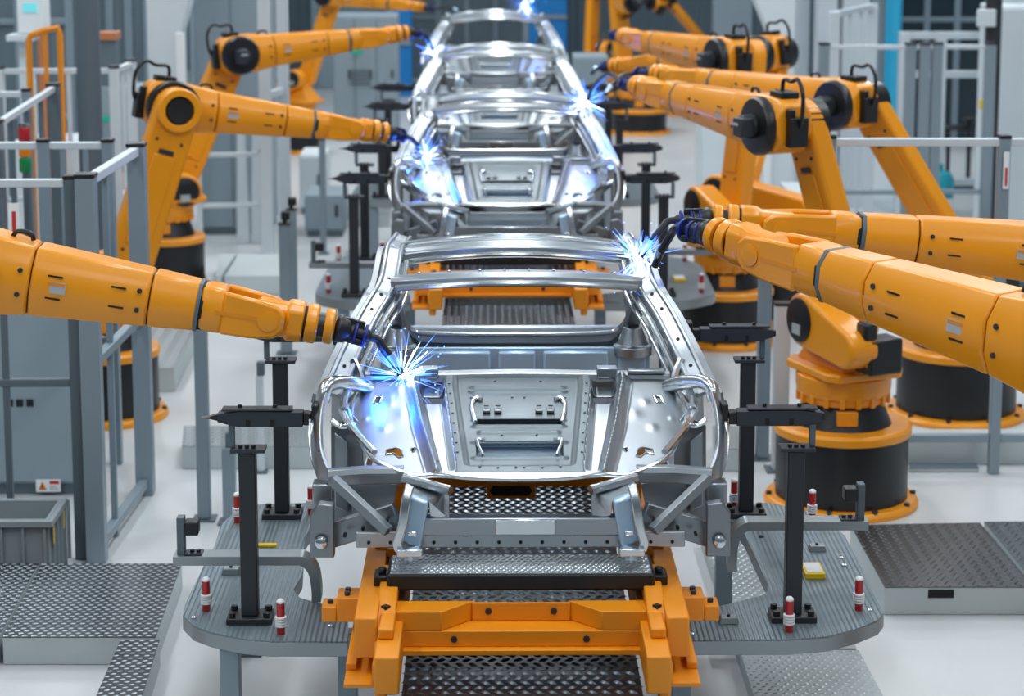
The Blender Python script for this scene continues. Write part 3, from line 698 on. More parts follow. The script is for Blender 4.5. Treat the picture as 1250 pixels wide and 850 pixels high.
# sensor plate and small fittings
p = gz(992, 700, PZ); root = empty('sensor_plate', (p.x, p.y, PZ), 'white sensor plate with a yellow border on the right platform', 'sensor'); 
b = MB(); b.bb((p.x - .05, p.y - .09, PZ), (p.x + .05, p.y + .09, PZ + .028)); b.build('housing', M['yellow'], root, .003)
b = MB(); b.bb((p.x - .038, p.y - .07, PZ + .0285), (p.x + .038, p.y + .07, PZ + .032)); b.build('sensor_face', M['white'], root); st(root)
for u, v, lab in ((997, 672, 'small silver block behind the yellow-edged sensor plate'), (282, 700, 'small silver block beside the left front post'), (889, 760, 'small silver block on the inner front end of the right platform')):
    p = gz(u, v, PZ); root = empty('fitting_block', (p.x, p.y, PZ), lab, 'fitting', 'silver fitting blocks')
    b = MB(); b.hexa([p + V(q) for q in [(-.045, -.03, 0), (.045, -.03, 0), (.045, .03, 0), (-.045, .03, 0), (-.035, -.022, .03), (.04, -.022, .03), (.04, .028, .03), (-.035, .028, .03)]]); b.build('block', M['plate_edge'], root, .003)
    b = MB(); b.cyl(p + V((.0, 0, .03)), p + V((0, 0, .038)), .008, n=10); b.build('block_bolt', M['chip'], root); st(root)
for u, v in ((929, 656), (1027, 682), (1031, 691), (1062, 746), (844, 775), (236, 755), (260, 692), (404, 765)):
    p = gz(u, v, PZ); b = MB(); b.lathe([(.014, 0), (.014, .006), (.008, .01)], p, n=12)
    o = b.build('platform_screw', M['steel_bright'] if v > 670 else M['chip'])
    tag(o, 'screw head on the %s platform, %s' % ('right' if u > 600 else 'left', {656: 'behind the bent bracket', 682: 'inner of two on the outer edge', 691: 'nearer of two on the outer edge', 746: 'by its outer front pin', 775: 'at its inner front tip', 755: 'at its outer front corner', 692: 'behind its outer front pin', 765: 'at its inner front end'}[v]), 'screw', 'platform screws'); st(o)
b = MB(); p = gz(326, 667, PZ); b.bb((p.x - .05, p.y - .02, PZ), (p.x + .05, p.y + .02, PZ + .012)); st(tag(b.build('yellow_strip', M['yellow'], None, .002), 'small yellow strip on the left platform behind the front post', 'strip'))

# copies of the station beside the bodies behind
ORD = ['second', 'third', 'farthest']
for k, (dy, dx) in enumerate(car_spots[:2]):
    for o in STN:
        if k == 1 and not o.name.startswith(('clamp_post', 'body_clamp', 'fixture_platform')): continue
        if o.name.startswith(('platform_screw', 'yellow_strip', 'fitting_block')): continue
        lb = o['label']
        for a, c in (('the nearest body', 'the %s body' % ORD[k]), ('the nearest left robot', 'the robot arm welding the %s body' % ORD[k]), (', half behind the front clamp bar', ''), (', bolted down beside the front red pin', ''), (', beside the big black robot pedestal', ''), (', before the orange column', ''), (', before the black pedestal', ''),
                     (', behind a red and white pin', ''), (', the one with the yellow-edged sensor plate', ''), (', its front leg showing', ''), ('left platform', 'left platform of the %s body' % ORD[k]), ('right platform', 'right platform of the %s body' % ORD[k]), ('platform on the right', 'platform to the right of the %s body' % ORD[k]), ('the right front post', 'the right front post beside the %s body' % ORD[k]), ('platform on the left beside', 'platform to the left of'), ('with a yellow border', 'with a yellow border, smaller and blurred,')):
            lb = lb.replace(a, c)
        lb = lb.replace('of the %s body of the %s body' % (ORD[k], ORD[k]), 'of the %s body' % ORD[k])
        if len(lb.split()) > 16: lb = lb.split(',')[0].replace('red and white pin', 'red pin')
        dup(o, dy, lb, dx)

# ------------------------------------------------------------------ welding robots
def make_robot(B, S, E, W, T, rp, hp, near, lab, k=1.0, cable=True, group='orange welding robots', label_spots=True):
    B, S, E, W, T = [V(p) for p in (B, S, E, W, T)]
    root = empty('welding_robot', (B.x, B.y, 0), lab, 'robot', group)
    O, K, R = M['orange'], M['black'], M['chip']
    Zp = V((0, 0, 1))
    a = W - E; a.z = 0; a.normalize(); n = a.cross(Zp)
    if n.y > 0: n = -n                     # n points to the camera side
    ab = V((B.x, B.y, 0))
    # pedestal
    b = MB(); b.lathe([(rp, .05), (rp, hp - .04)], ab, n=48); b.build('pedestal', K, root)
    b = MB(); b.lathe([(rp * 1.17, 0), (rp * 1.17, .03), (rp * 1.13, .055), (rp * 1.0, .06)], ab, n=48); b.build('pedestal_flange', O, root, .006)
    b = MB()
    for i in range(10):
        an = 2 * PI * i / 10; q = ab + V((math.cos(an), math.sin(an), 0)) * rp * 1.10; b.cyl(q + Zp * .05, q + Zp * .075, .02, n=6)
    b.build_each('flange_bolt', M['post'], root)
    b = MB(); b.lathe([(rp * .985, hp - .05), (rp * 1.04, hp - .05), (rp * 1.045, hp), (rp * 1.0, hp + .02), (rp * .7, hp + .02)], ab, n=48); b.build('pedestal_rim', O, root, .004)
    b = MB(); b.lathe([(rp * .74, hp + .02), (rp * .70, hp + .06), (rp * .60, hp + .17)], ab, n=24)
    b.build('robot_foot', K, root)
    b = MB(); q = ab + V((-.02, -rp * .66, hp + .11)); b.box(q, (.14, .05, .1)); b.build('foot_cover', O, root, .006)
    z0 = hp + .17; zs = S.z
    b = MB(); b.lathe([(rp * .56, z0), (rp * .66, z0 + .01), (rp * .68, z0 + .06)], ab, n=32); b.lathe([(rp * .70, z0 + .06), (rp * .72, z0 + .12), (rp * .72, z0 + .19), (rp * .66, z0 + .20)], ab, n=32)
    for i in range(18):
        an = 2 * PI * i / 18; d = V((math.cos(an), math.sin(an), 0)); b.box(ab + d * rp * .68 + Zp * (z0 + .04), (.035, .03, .07), (d.cross(Zp), d, Zp))
    b.build('turntable', O, root, .004)
    zt = z0 + .20
    c = lambda x, y, z: ab + a * x + n * y + Zp * z
    b = MB(); b.prism([c(x, y, zt) for x, y in [(-.34 * k, -.24 * k), (-.26 * k, -.30 * k), (.26 * k, -.30 * k), (.36 * k, -.2 * k), (.36 * k, .2 * k), (.26 * k, .30 * k), (-.26 * k, .30 * k), (-.34 * k, .24 * k)]], (0, 0, .06)); b.build('turntable_plate', O, root, .015)
    # column on the camera side
    Sb = S - ab; sx = Sb.dot(a)
    rs = .185 * k
    def hull2(c0, r0, c1, r1, nrm, off, th, nseg=14):
        # stadium-like plate between two circles, in the plane normal to nrm
        d = c1 - c0; L = d.length; u = d / L; w = nrm.cross(u)
        al = math.acos(max(-1, min(1, (r0 - r1) / L)))
        poly = []
        for i in range(nseg + 1):
            t = -al + 2 * al * i / nseg; poly.append(c1 + (u * math.cos(t) + w * math.sin(t)) * r1)
        for i in range(nseg + 1):
            t = al + (2 * PI - 2 * al) * i / nseg; poly.append(c0 + (u * math.cos(t) + w * math.sin(t)) * r0)
        return [p + nrm * off for p in poly], nrm * th
    so = -1 if near else 1                 # column plate sits opposite the lower arm
    col_off = .06 * k if so > 0 else -.26 * k
    back = ab - a * .40 * k + Zp * (zt + .25 * k); back = V((back.x, back.y, back.z)) 
    Sc = V((ab.x, ab.y, 0)) + a * sx + Zp * zs
    b = MB(); pl, vec = hull2(Sc, rs, back, .13 * k, n, col_off, .22 * k); b.prism(pl, vec); b.build('column', O, root, .03, seg=3)
    b = MB(); b.hexa([c(x, y, z) for x, y, z in [(-.3 * k, -.2 * k, zt + .05), (.3 * k, -.2 * k, zt + .05), (.3 * k, .2 * k, zt + .05), (-.3 * k, .2 * k, zt + .05), (-.26 * k, -.1 * k, zs - .04), (sx + .08 * k, -.1 * k, zs - .06), (sx + .08 * k, .1 * k, zs - .06), (-.26 * k, .1 * k, zs - .04)]]); b.build('column_core', O, root, .02)
    f0 = col_off + .22 * k if so > 0 else col_off
    dsc = Sc + n * (.28 * k if so > 0 else .20 * k)
    b = MB(); b.lathe([(rs * .82, -.03), (rs * .82, .012), (rs * .74, .02), (.001, .02)], dsc, n, 32); b.build('shoulder_disc', K, root)
    b = MB(); b.box(dsc + n * .024 - Zp * .06 * k, (.10 * k, .008, .07 * k), (a, n, Zp)); b.build('disc_label', M['label'], root)
    b = MB(); b.box(c(-.42 * k, .0, zt + .2 * k), (.2 * k, .26 * k, .24 * k), (a, n, Zp)); b.box(c(-.46 * k, .12 * k, zt + .38 * k), (.12 * k, .1 * k, .12 * k), (a, n, Zp)); b.build('drive_motor', K, root, .02)
    b = MB(); b.box(c(-.46 * k, .135 * k, zt + .18 * k), (.07 * k, .01, .08 * k), (a, n, Zp)); b.build('motor_label', M['amber'], root)
    # lower arm
    la = .10 * k if near else -.24 * k; th = .16 * k
    Sl = Sc; r0, r1 = .19 * k, .175 * k
    b = MB(); pl, vec = hull2(Sl, r0, E, r1, n, la, th); b.prism(pl, vec); b.build('lower_arm', O, root, .03, seg=3)
    b = MB(); dd = (E - Sl); m0 = Sl.lerp(E, .22); m1 = Sl.lerp(E, .74); w = n.cross(dd.normalized())
    b.prism([m0 - w * .1 * k + n * (la + th), m1 - w * .09 * k + n * (la + th), m1 + w * .09 * k + n * (la + th), m0 + w * .1 * k + n * (la + th)], n * .012); b.build('arm_cover', O, root, .01)
    b = MB()
    for t in (.18, .82):
        for s in (-1, 1): q = Sl.lerp(E, t) + w * s * .1 * k + n * (la + th); b.cyl(q, q + n * .008, .013 * k, n=8)
    q = Sl.lerp(E, .76) + n * (la + th + .012); b.box(q, (.12 * k, .006, .035 * k), (w, n, dd.normalized())); b.build_each('arm_bolt', M['post'], root)
    # elbow
    if near:
        f = la + th
        b = MB(); b.lathe([(.175 * k, 0), (.175 * k, .03 * k), (.165 * k, .045 * k), (.115 * k, .045 * k), (.11 * k, -.02)], E + n * f, n, 36); b.build('elbow_ring', O, root, .004)
        b = MB(); b.lathe([(.112 * k, 0), (.10 * k, .03 * k), (.001, .02 * k)], E + n * f, n, 28); b.build('elbow_bore', R, root)
        b = MB(); b.lathe([(.205 * k, -.06 * k), (.215 * k, -.03 * k), (.215 * k, .03 * k), (.205 * k, .05 * k)], E + n * (la - .03 * k), n, 36); b.build('elbow_band', K, root)
        fo = -.12 * k
    else:
        fo = .04 * k
        f = .20 * k
        b = MB(); b.lathe([(.20 * k, -.02), (.20 * k, .02 * k), (.185 * k, .045 * k), (.12 * k, .05 * k), (.001, .05 * k)], E + n * f, n, 36); b.build('elbow_disc', K, root)
        b = MB(); b.cyl(E + n * (f + .045 * k), E + n * (f + .15 * k), .085 * k, .078 * k, 20); b.box(E + n * (f + .13 * k) - a * .02 * k, (.13 * k, .10 * k, .13 * k), (a, n, Zp)); b.build('elbow_motor', M['post'], root, .012)
        b = MB(); b.box(E + n * (f + .182 * k) + Zp * .02 * k, (.07 * k, .004, .02 * k), (a, n, Zp)); b.build('motor_plate', M['label'], root)
        b = MB(); b.cyl(E + n * (-.26 * k), E + n * (-.10 * k), .17 * k, n=24); b.build('elbow_hub', K, root)
    # forearm: octagonal tube in segments
    e = (W - E).normalized(); Lf = (W - E).length
    up = n.cross(e)
    if up.z < 0: up = -up
    Ec = E + n * fo
    Wc = W
    def octr(t, hh, ww, dz=0.0):
        p = Ec.lerp(Wc, t) + up * dz; q = .30
        pts = [(-ww, -hh * (1 - 2 * q)), (-ww * (1 - q), -hh), (ww * (1 - q), -hh), (ww, -hh * (1 - 2 * q)), (ww, hh * (1 - 2 * q)), (ww * (1 - q * 1.3), hh), (-ww * (1 - q * 1.3), hh), (-ww, hh * (1 - 2 * q))]
        return [p + n * x + up * y for x, y in pts]
    t1, t2, t3 = .22, .56, .70
    hh = lambda t: k * (.185 - .075 * min(1, t / .75)); ww = lambda t: k * (.17 - .055 * min(1, t / .75))
    b = MB()
    # rounded elbow housing
    b.loft([octr(-.20 * k / Lf, .12 * k, .13 * k, .03 * k), octr(-.14 * k / Lf, .18 * k, .165 * k, .01 * k), octr(0, .20 * k, .17 * k), octr(.10, .19 * k, .165 * k), octr(t1 - .002, hh(t1), ww(t1))])
    b.build('elbow_housing', O, root, .012)
    g = .003 / Lf
    b = MB(); b.loft([octr(t1 + g, hh(t1), ww(t1)), octr(t2 - g, hh(t2), ww(t2))]); b.build('forearm', O, root, .012)
    b = MB(); b.loft([octr(t2 + g, hh(t2), ww(t2)), octr(t3 - .002, hh(t3) * .98, ww(t3) * .98)]); b.build('forearm_sleeve', O, root, .012)
    b = MB(); b.loft([octr(t1 - .02, hh(t1) * .93, ww(t1) * .93), octr(t3 + .02, hh(t3) * .9, ww(t3) * .9)]); b.build('seam', R, root)
    b = MB()
    for t in (t1 - .03, t2 - .03):
        for s in (.35, -.35): q = Ec.lerp(Wc, t) + n * ww(t) * 1.0 + up * hh(t) * s; b.cyl(q - n * .01, q + n * .007, .012 * k, n=10)
    b.build_each('forearm_bolt', M['post'], root)
    b = MB()
    for t in (t1 + .07, t2 - .09):
        for s in (.34, -.34): q = Ec.lerp(Wc, t) + n * (ww(t) - .002) + up * hh(t) * s; b.box(q, (.07 * k, .012, .008 * k), (e, n, up))
    b.build_each('forearm_slot', R, root)
    if label_spots:
        q = Ec.lerp(Wc, t1 + .075) + n * (ww(t1 + .075) - .004); b = MB(); b.box(q, (.09 * k, .012, .055 * k), (e, n, up)); fl = b.build('warning_label', M['label'], root)
        b = MB(); b.box(q + n * .0065 + up * .016 * k, (.08 * k, .002, .014 * k), (e, n, up)); b.build('label_stripe', M['amber'], fl)
    # lug on top
    b = MB(); q = Ec.lerp(Wc, t1 - .05) + up * (hh(t1 - .05) + .008 * k); b.tube([q - e * .05 * k, q - e * .03 * k + up * .03 * k, q + e * .03 * k + up * .03 * k, q + e * .05 * k], .012 * k, 6, k=3); b.build('lifting_lug', K, root)
    # wrist fork
    hw, wwi = .105 * k, .105 * k
    t4 = .995
    Ls = Lf * (t4 - t3)
    P = lambda s, x, y: Ec.lerp(Wc, t3) + e * (s * Ls) + n * x + up * y
    b = MB(); rr = [[P(.02, x, y) for x, y in q] for q in ()]
    b.loft([[P(s, x, y) for x, y in [(-w1, -h1 * .5), (-w1 * .7, -h1), (w1 * .7, -h1), (w1, -h1 * .5), (w1, h1 * .5), (w1 * .7, h1), (-w1 * .7, h1), (-w1, h1 * .5)]] for s, w1, h1 in ((.008, hw * .97, hw * .97), (.10, hw * 1.08, hw * 1.05), (.26, hw * 1.08, hw * 1.02))])
    bw = MB(); bw.loft([octr(t3 - .006, hh(t3) * .99, ww(t3) * .99), octr(t3 + .004, hh(t3) * .99, ww(t3) * .99)]); bw.build('wrist_joint', M['alu_dark'], root)
    fk = None
    for s_ in (1, -1):
        x0 = hw * 1.08 * s_; x1 = hw * .72 * s_
        pr = [(.24, hw * .98), (.55, hw * .86), (.78, hw * .70), (.86, hw * .35), (.86, -hw * .35), (.78, -hw * .80), (.55, -hw * .95), (.24, -hw * .98)]
        b.prism([P(s, x0, y) for s, y in pr], n * (x1 - x0))
    fk = b.build('wrist_fork', O, root, .014)
    b = MB(); q = P(.70, hw * 1.08, 0); b.lathe([(.045 * k, 0), (.05 * k, .004), (.05 * k, .008), (.038 * k, .010), (.001, .010)], q - n * .001, n, 20); b.build('pivot_cap', O, fk)
    b = MB(); b.box(P(.40, hw * 1.08, 0), (.22 * k, .004, .02 * k), (e, n, up)); b.build('fork_groove', M['carrier'], fk)
    b = MB(); b.loft([[P(s, x, y) for x, y in [(-w1, -h1 * .6), (-w1 * .6, -h1), (w1 * .6, -h1), (w1, -h1 * .6), (w1, h1 * .6), (w1 * .6, h1), (-w1 * .6, h1), (-w1, h1 * .6)]] for s, w1, h1 in ((.54, hw * .5, hw * .55), (.60, hw * .68, hw * .80), (.86, hw * .68, hw * .78), (.90, hw * .80, hw * .90), (1.04, hw * .78, hw * .88))]); b.build('wrist_block', O, root, .01)
    ax = e
    o = P(1.04, 0, 0)
    b = MB(); b.lathe([(.078 * k, 0), (.078 * k, .012)], o, ax, 28); b.build('wrist_gap', R, root)
    b = MB(); b.lathe([(.092 * k, .012), (.095 * k, .02 * k + .012), (.095 * k, .06 * k), (.085 * k, .07 * k)], o, ax, 28); b.build('wrist_ring', O, root, .004)
    b = MB(); b.lathe([(.06 * k, .07 * k), (.06 * k, .10 * k)], o, ax, 24); b.build('flange_gap', M['post'], root)
    b = MB(); b.lathe([(.08 * k, .10 * k), (.085 * k, .115 * k), (.085 * k, .14 * k), (.07 * k, .15 * k)], o, ax, 28); b.build('tool_flange', O, root, .004)
    # torch
    q0 = o + ax * .15 * k; dT = T - q0; LT = dT.length
    td = (ax * .75 + dT.normalized() * .25).normalized(); tl = min(.26 * k, LT * .45)
    b = MB(); b.lathe([(.055 * k, 0), (.07 * k, .02 * k), (.06 * k, .06 * k), (.045 * k, .08 * k), (.05 * k, tl * .5), (.036 * k, tl * .55), (.036 * k, tl * .9), (.022 * k, tl)], q0, td, 20)
    for s in (.2, .4, .65):
        x, y, z = basis(td)
        b.box(q0 + td * tl * s + up * .045 * k, (.03 * k, .04 * k, .05 * k), (x, y, z)); b.box(q0 + td * tl * s - up * .03 * k + n * .03 * k, (.04 * k, .03 * k, .04 * k), (x, y, z))
    tb = b.build('torch_body', K, root, .004)
    b = MB()
    for s in (.3, .52, .78): b.lathe([(.052 * k, 0), (.056 * k, .003), (.056 * k, .012 * k), (.05 * k, .014 * k)], q0 + td * tl * s, td, 18)
    b.build_each('torch_clip', M['bluehose'], tb)
    q1 = q0 + td * tl; lift = V((0, 0, 1)) * (.10 * (T - q1).length)
    nk = catmull([q1 - td * .03, q1 + td * .03, q1.lerp(T, .35) + lift, q1.lerp(T, .75) + lift * .7, T.lerp(q1, .04)], 6)
    b = MB(); b.tube(nk, .020 * k, 10); tn = b.build('torch_neck', K, root)
    b = MB(); d2 = (nk[-1] - nk[-6]).normalized(); b.cyl(T - d2 * .12 * k, T - d2 * .02 * k, .026 * k, .016 * k, 14); b.build('torch_nozzle', M['steel_blue'], tn)
    # cable loop behind the elbow
    if cable:
        q = Ec - e * .20 * k
        b = MB(); b.box(Ec - e * .05 * k + up * .21 * k, (.16 * k, .14 * k, .05 * k), (e, n, up)); b.box(q - e * .03 * k - up * .02 * k, (.07 * k, .14 * k, .2 * k), (e, n, up)); b.box(q - e * .02 * k + up * .10 * k + n * .05 * k, (.06 * k, .05 * k, .07 * k), (e, n, up)); b.build_each('connector_box', K, root, .008)
        b = MB(); s0 = Ec - e * .02 * k + up * .23 * k
        b.tube([s0, s0 + up * .08 * k - e * .02 * k, s0 + up * .08 * k - e * .12 * k, s0 + up * .10 * k - e * .2 * k, s0 + up * .0 * k - e * .27 * k, q - e * .08 * k + up * .05 * k, q - e * .03 * k], .014 * k, 8, k=5); b.build('cable', K, root)
    return root

F = lambda v: gz(600, v, 0)
def bot(bu, bv, S, E, W, T, rp, hp, near, lab, **kw):
    B = gz(bu, bv, 0)
    return make_robot((B.x, B.y, 0), at(*S), at(*E), at(*W), at(*T), rp, hp, near, lab, **kw)
weld1 = rt(490, 459, 9.96); weld1 = at(491, 459, 9.95)
weld2 = at(779, 316, 10.85)
weld3 = at(521, 196, 17.55); weld4 = at(714, 125, 18.1); weld5 = at(530, 66, 22.9); weld6 = at(641, 4, 29.3)
# nearest left arm, base outside the frame
make_robot((at(-330, 500, 10.0).x, 9.9, 0), at(-210, 520, 9.9), at(-48, 322, 9.9), at(368, 392, 9.95), weld1, .42, .55, False, 'nearest orange welding arm from the left, its torch on the cowl of the nearest body', k=1.0)
bot(130, 507, (140, 335, 16.7), (209, 131, 16.7), (452, 160, 17.3), tuple([521, 192, 17.5]), .42, .55, True, 'orange welding robot behind the left fence posts, elbow ring with a dark bore')
bot(208, 352, (212, 226, 22.0), (288, 66, 22.1), (480, 42, 22.7), (530, 64, 22.85), .36, .55, False, 'orange welding robot on the left with round black elbow disc, welding the third body')
bot(370, 186, (366, 96, 32.4), (402, -6, 32.4), (510, 8, 31.5), (560, 14, 31.0), .28, .4, False, 'small far orange robot on the left, its drum beside the white door frame', k=.8)
# right side
make_robot((at(1500, 500, 8.9).x, 9.1, 0), at(1420, 640, 8.7), at(1350, 440, 8.45), at(905, 296, 10.15), at(798, 326, 10.75), .42, .5, False, 'nearest orange welding arm from the right, lower of two forearms cut by the edge', k=1.08)
make_robot((at(1520, 500, 10.5).x, 11.0, 0), at(1450, 520, 10.9), at(1380, 318, 11.0), at(905, 271, 10.95), weld2, .42, .55, False, 'orange welding arm from the right, upper of the two forearms cut by the edge', k=.95)
bot(1026, 612, (975, 391, 14.15), (958, 152, 14.3), (790, 108, 16.2), (716, 122, 17.8), .45, .55, False, 'orange welding robot on the big black drum beside the right fixture platform')
bot(1166, 505, (1165, 335, 16.6), (1040, 127, 16.7), (815, 92, 18.6), (738, 116, 18.5), .47, .55, False, 'orange welding robot with black elbow before the blue pipe, lower arm slanting right')
bot(885, 416, (872, 250, 19.3), (898, 72, 19.4), (770, 46, 21.4), (728, 62, 22.6), .42, .5, False, 'middle distance orange robot on the right, raised elbow below the pale haunched column')
bot(950, 388, (958, 222, 21.2), (940, 66, 21.6), (762, 80, 23.0), (722, 90, 23.4), .40, .5, False, 'orange robot half hidden behind the middle distance one on the right')
bot(780, 162, (778, 88, 34.6), (762, 2, 34.6), (715, -110, 34), (690, -90, 33.5), .45, .4, False, 'far orange robot right of the third body, its whole column and drum showing', k=.9)
bot(846, 140, (838, 62, 37), (806, 0, 37), (775, -110, 38), (755, -95, 38), .4, .4, False, 'far orange robot at the top whose lower arm slants down to the right', k=.9)
bot(735, 140, (733, 60, 37.3), (733, -20, 37.3), (700, -120, 36.5), (680, -100, 36.5), .35, .4, False, 'far orange robot with upright lower arm next to the blue machine housing', k=.85, cable=False)
# ------------------------------------------------------------------ floor plates
def q4(pts, z): return [gz(u, v, z) for u, v in pts]
# ordering: near-left, near-right, far-right, far-left
def plate(px, z, m, lab, group='tread plates on the floor', **kw):
    return tread_plate('tread_platform', *q4(px, z), z - .002, m, lab, 'floor plate', group, **kw)
plate([(3, 778), (190, 778), (222, 688), (52, 688)], .16, M['tread'], 'wide dark tread plate at the front left, before the grey bin', su=.05, sv=.037, L=.034, Wd=.014, turn='flat', stud=M['stud'])
plate([(-150, 778), (-2, 778), (47, 688), (-90, 688)], .16, M['tread'], 'dark tread plate cut by the left edge, left of the wide one', su=.05, sv=.037, L=.034, Wd=.014, turn='flat', stud=M['stud'])
plate([(112, 862), (170, 862), (195, 781), (147, 781)], .155, M['tread'], 'narrow tread strip running toward the camera at the bottom left', su=.05, sv=.037, L=.034, Wd=.014, turn='flat', stud=M['stud'])
pr = plate([(1080, 717), (1262, 717), (1196, 638), (1038, 641)], .17, M['tread_warm'], 'dark tread plate on a grey plinth with a grip notch, right of the platform', su=.04, sv=.036, L=.03, Wd=.012, stud=M['stud_dark'])
p = gz(1149, 717, .17); b = MB(); b.bb((p.x - .075, p.y - .004, .105), (p.x + .075, p.y + .02, .155)); b.build('grip_notch', M['chip'], pr)
plate([(1267, 717), (1400, 717), (1320, 636), (1201, 637)], .17, M['tread'], 'dark tread plate cut by the right edge of the frame', su=.04, sv=.036, L=.03, Wd=.012, stud=M['stud_dark'])
plate([(930, 880), (1094, 880), (1048, 794), (903, 794)], .1, M['tread_light'], 'bright tread strip at the bottom right, in front of the platform', su=.05, sv=.042, L=.036, Wd=.016, turn='flat', stud=M['stud'])
plate([(902, 792), (1046, 792), (975, 650), (856, 650)], .1, M['tread_light'], 'bright tread strip below the right platform, seen through its gap', su=.05, sv=.042, L=.036, Wd=.016, turn='flat', stud=M['stud'])
plate([(222, 545), (385, 545), (385, 520), (224, 520)], .17, M['tread_light'], 'pale tread step across the floor behind the left platform', su=.05, sv=.042, L=.036, Wd=.014, stud=M['tread_light'])
plate([(120, 450), (213, 450), (240, 398), (160, 398)], .2, M['tread_light'], 'pale walkway plate behind the fence posts, left of the thin white rod', su=.06, sv=.05, L=.036, Wd=.014, stud=M['tread_light'])
plate([(264, 337), (270, 337), (288, 310), (268, 310)], .2, M['plinth'], 'grey floor plate beside the black drum, left of the dark seam', su=.2, sv=.2, L=.03)
plate([(274, 337), (346, 337), (346, 310), (292, 310)], .2, M['plinth'], 'grey floor plate right of the dark seam behind the nearest arm', su=.2, sv=.2, L=.03)
plate([(428, 262), (475, 262), (478, 246), (428, 246)], .15, M['tread_light'], 'pale floor plate on the floor left of the second body nose', su=.08, sv=.08, L=.036)
plate([(1096, 540), (1290, 540), (1290, 524), (1096, 524)], .17, M['plinth'], 'grey kerb plinth at the right, behind the big black drum', su=.3, sv=.3, L=.03)
plate([(1110, 572), (1195, 572), (1192, 565), (1110, 565)], .03, M['alu_dark'], 'low grey floor channel at the foot of the right fence post', su=.3, sv=.3, L=.03)
plate([(872, 548), (912, 548), (910, 520), (870, 520)], .17, M['tread_light'], 'pale tread step behind the right platform, beside the aluminium posts', su=.05, sv=.042, L=.036, Wd=.014, stud=M['tread_light'])

# ------------------------------------------------------------------ fences
def fence(lab, ground, h, rails=(1.0, .55, .06), w=.09, rw=.05, m='alu', cap=True, group='aluminium guard fences', slim=None):
    c = ground[0]; root = empty('guard_fence', (c.x, c.y, 0), lab, 'fence', group)
    for p in ground:
        b = MB(); b.bb((p.x - w / 2, p.y - w / 2, 0), (p.x + w / 2, p.y + w / 2, h)); o = b.build('fence_post', M[m], root, .006)
        if cap:
            b = MB(); b.bb((p.x - w / 2 - .004, p.y - w / 2 - .004, h), (p.x + w / 2 + .004, p.y + w / 2 + .004, h + .025)); b.build('post_cap', M['black'], o, .004)
    for p, q in zip(ground, ground[1:]):
        d = (q - p).normalized() * (w / 2)
        for r in rails:
            b = MB(); b.beam(p + d + V((0, 0, h * r - rw / 2)), q - d + V((0, 0, h * r - rw / 2)), rw, rw); b.build('fence_rail', M['alu_light'] if r == 1.0 else M[m], root, .006)
    if slim:
        for t in slim:
            k = int(t); f = t - k; p = ground[k].lerp(ground[k + 1], f)
            b = MB(); b.bb((p.x - .02, p.y - .02, 0), (p.x + .02, p.y + .02, h - rw)); b.build('fence_bar', M[m], root, .004)
    return root
Gp = lambda u, v: gz(u, v, 0)
fence('near guard fence running back from its corner post, in front of the ringed robot elbow', [Gp(119, 686), Gp(178, 603)], 2.44, (1.0, .53, .05), w=.12, rw=.06, slim=[.35])
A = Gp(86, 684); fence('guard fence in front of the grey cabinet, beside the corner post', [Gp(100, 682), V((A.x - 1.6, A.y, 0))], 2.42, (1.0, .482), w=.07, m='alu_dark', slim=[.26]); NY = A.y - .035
A = Gp(160, 604); fence('left guard fence behind the light stack, rail level with the left robot elbow', [Gp(143, 566), Gp(66, 566), V((Gp(-60, 566)))], 2.37, (1.0, .4), w=.08, slim=[.35, .7])
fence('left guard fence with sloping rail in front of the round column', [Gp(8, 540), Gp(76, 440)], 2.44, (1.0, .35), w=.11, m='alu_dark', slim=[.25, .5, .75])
fence('left guard fence behind the sloping rail, cut by the left edge', [Gp(44, 455), Gp(-60, 455)], 2.44, (1.0, .5), w=.07, slim=[.3, .6])
fence('pale guard fence behind the round column, its end rail sloping up', [Gp(10, 394), Gp(148, 392), Gp(168, 374)], 2.44, (1.0, .5), w=.09, m='alu_light', slim=[.3, .6, 1.5])
fence('right guard fence whose grey rail crosses in front of the blue pipe', [Gp(1004, 578), Gp(1212, 578), Gp(1420, 578)], 2.43, (1.0, .12), w=.075, rw=.055)
fence('right guard fence behind the black elbow with three close posts', [Gp(1000, 326), Gp(1104, 326), Gp(1121, 326), Gp(1136, 325), Gp(1200, 325)], 2.43, (1.0, .35), w=.11, rw=.05)
fence('pale guard fence in the right background with two thick rails', [Gp(1098, 262), Gp(1142, 262), Gp(1196, 262)], 2.3, (1.0, .79, .2), w=.13, rw=.09, m='alu_light', cap=False)
fence('pale guard fence in the right background beside the white columns', [Gp(1012, 300), Gp(1058, 275)], 2.7, (1.0, .6), w=.12, rw=.07, m='alu_light', cap=False, slim=[.4, .7])
fence('low guard rail across the back left of the second body', [Gp(245, 310), Gp(322, 308)], 1.15, (1.0, .5), w=.06, m='alu_light')
fence('white aluminium door frame left of the second body', [Gp(327, 311), Gp(349, 300)], 4.6, (1.0, .4), w=.13, rw=.08, m='alu_light', cap=False)

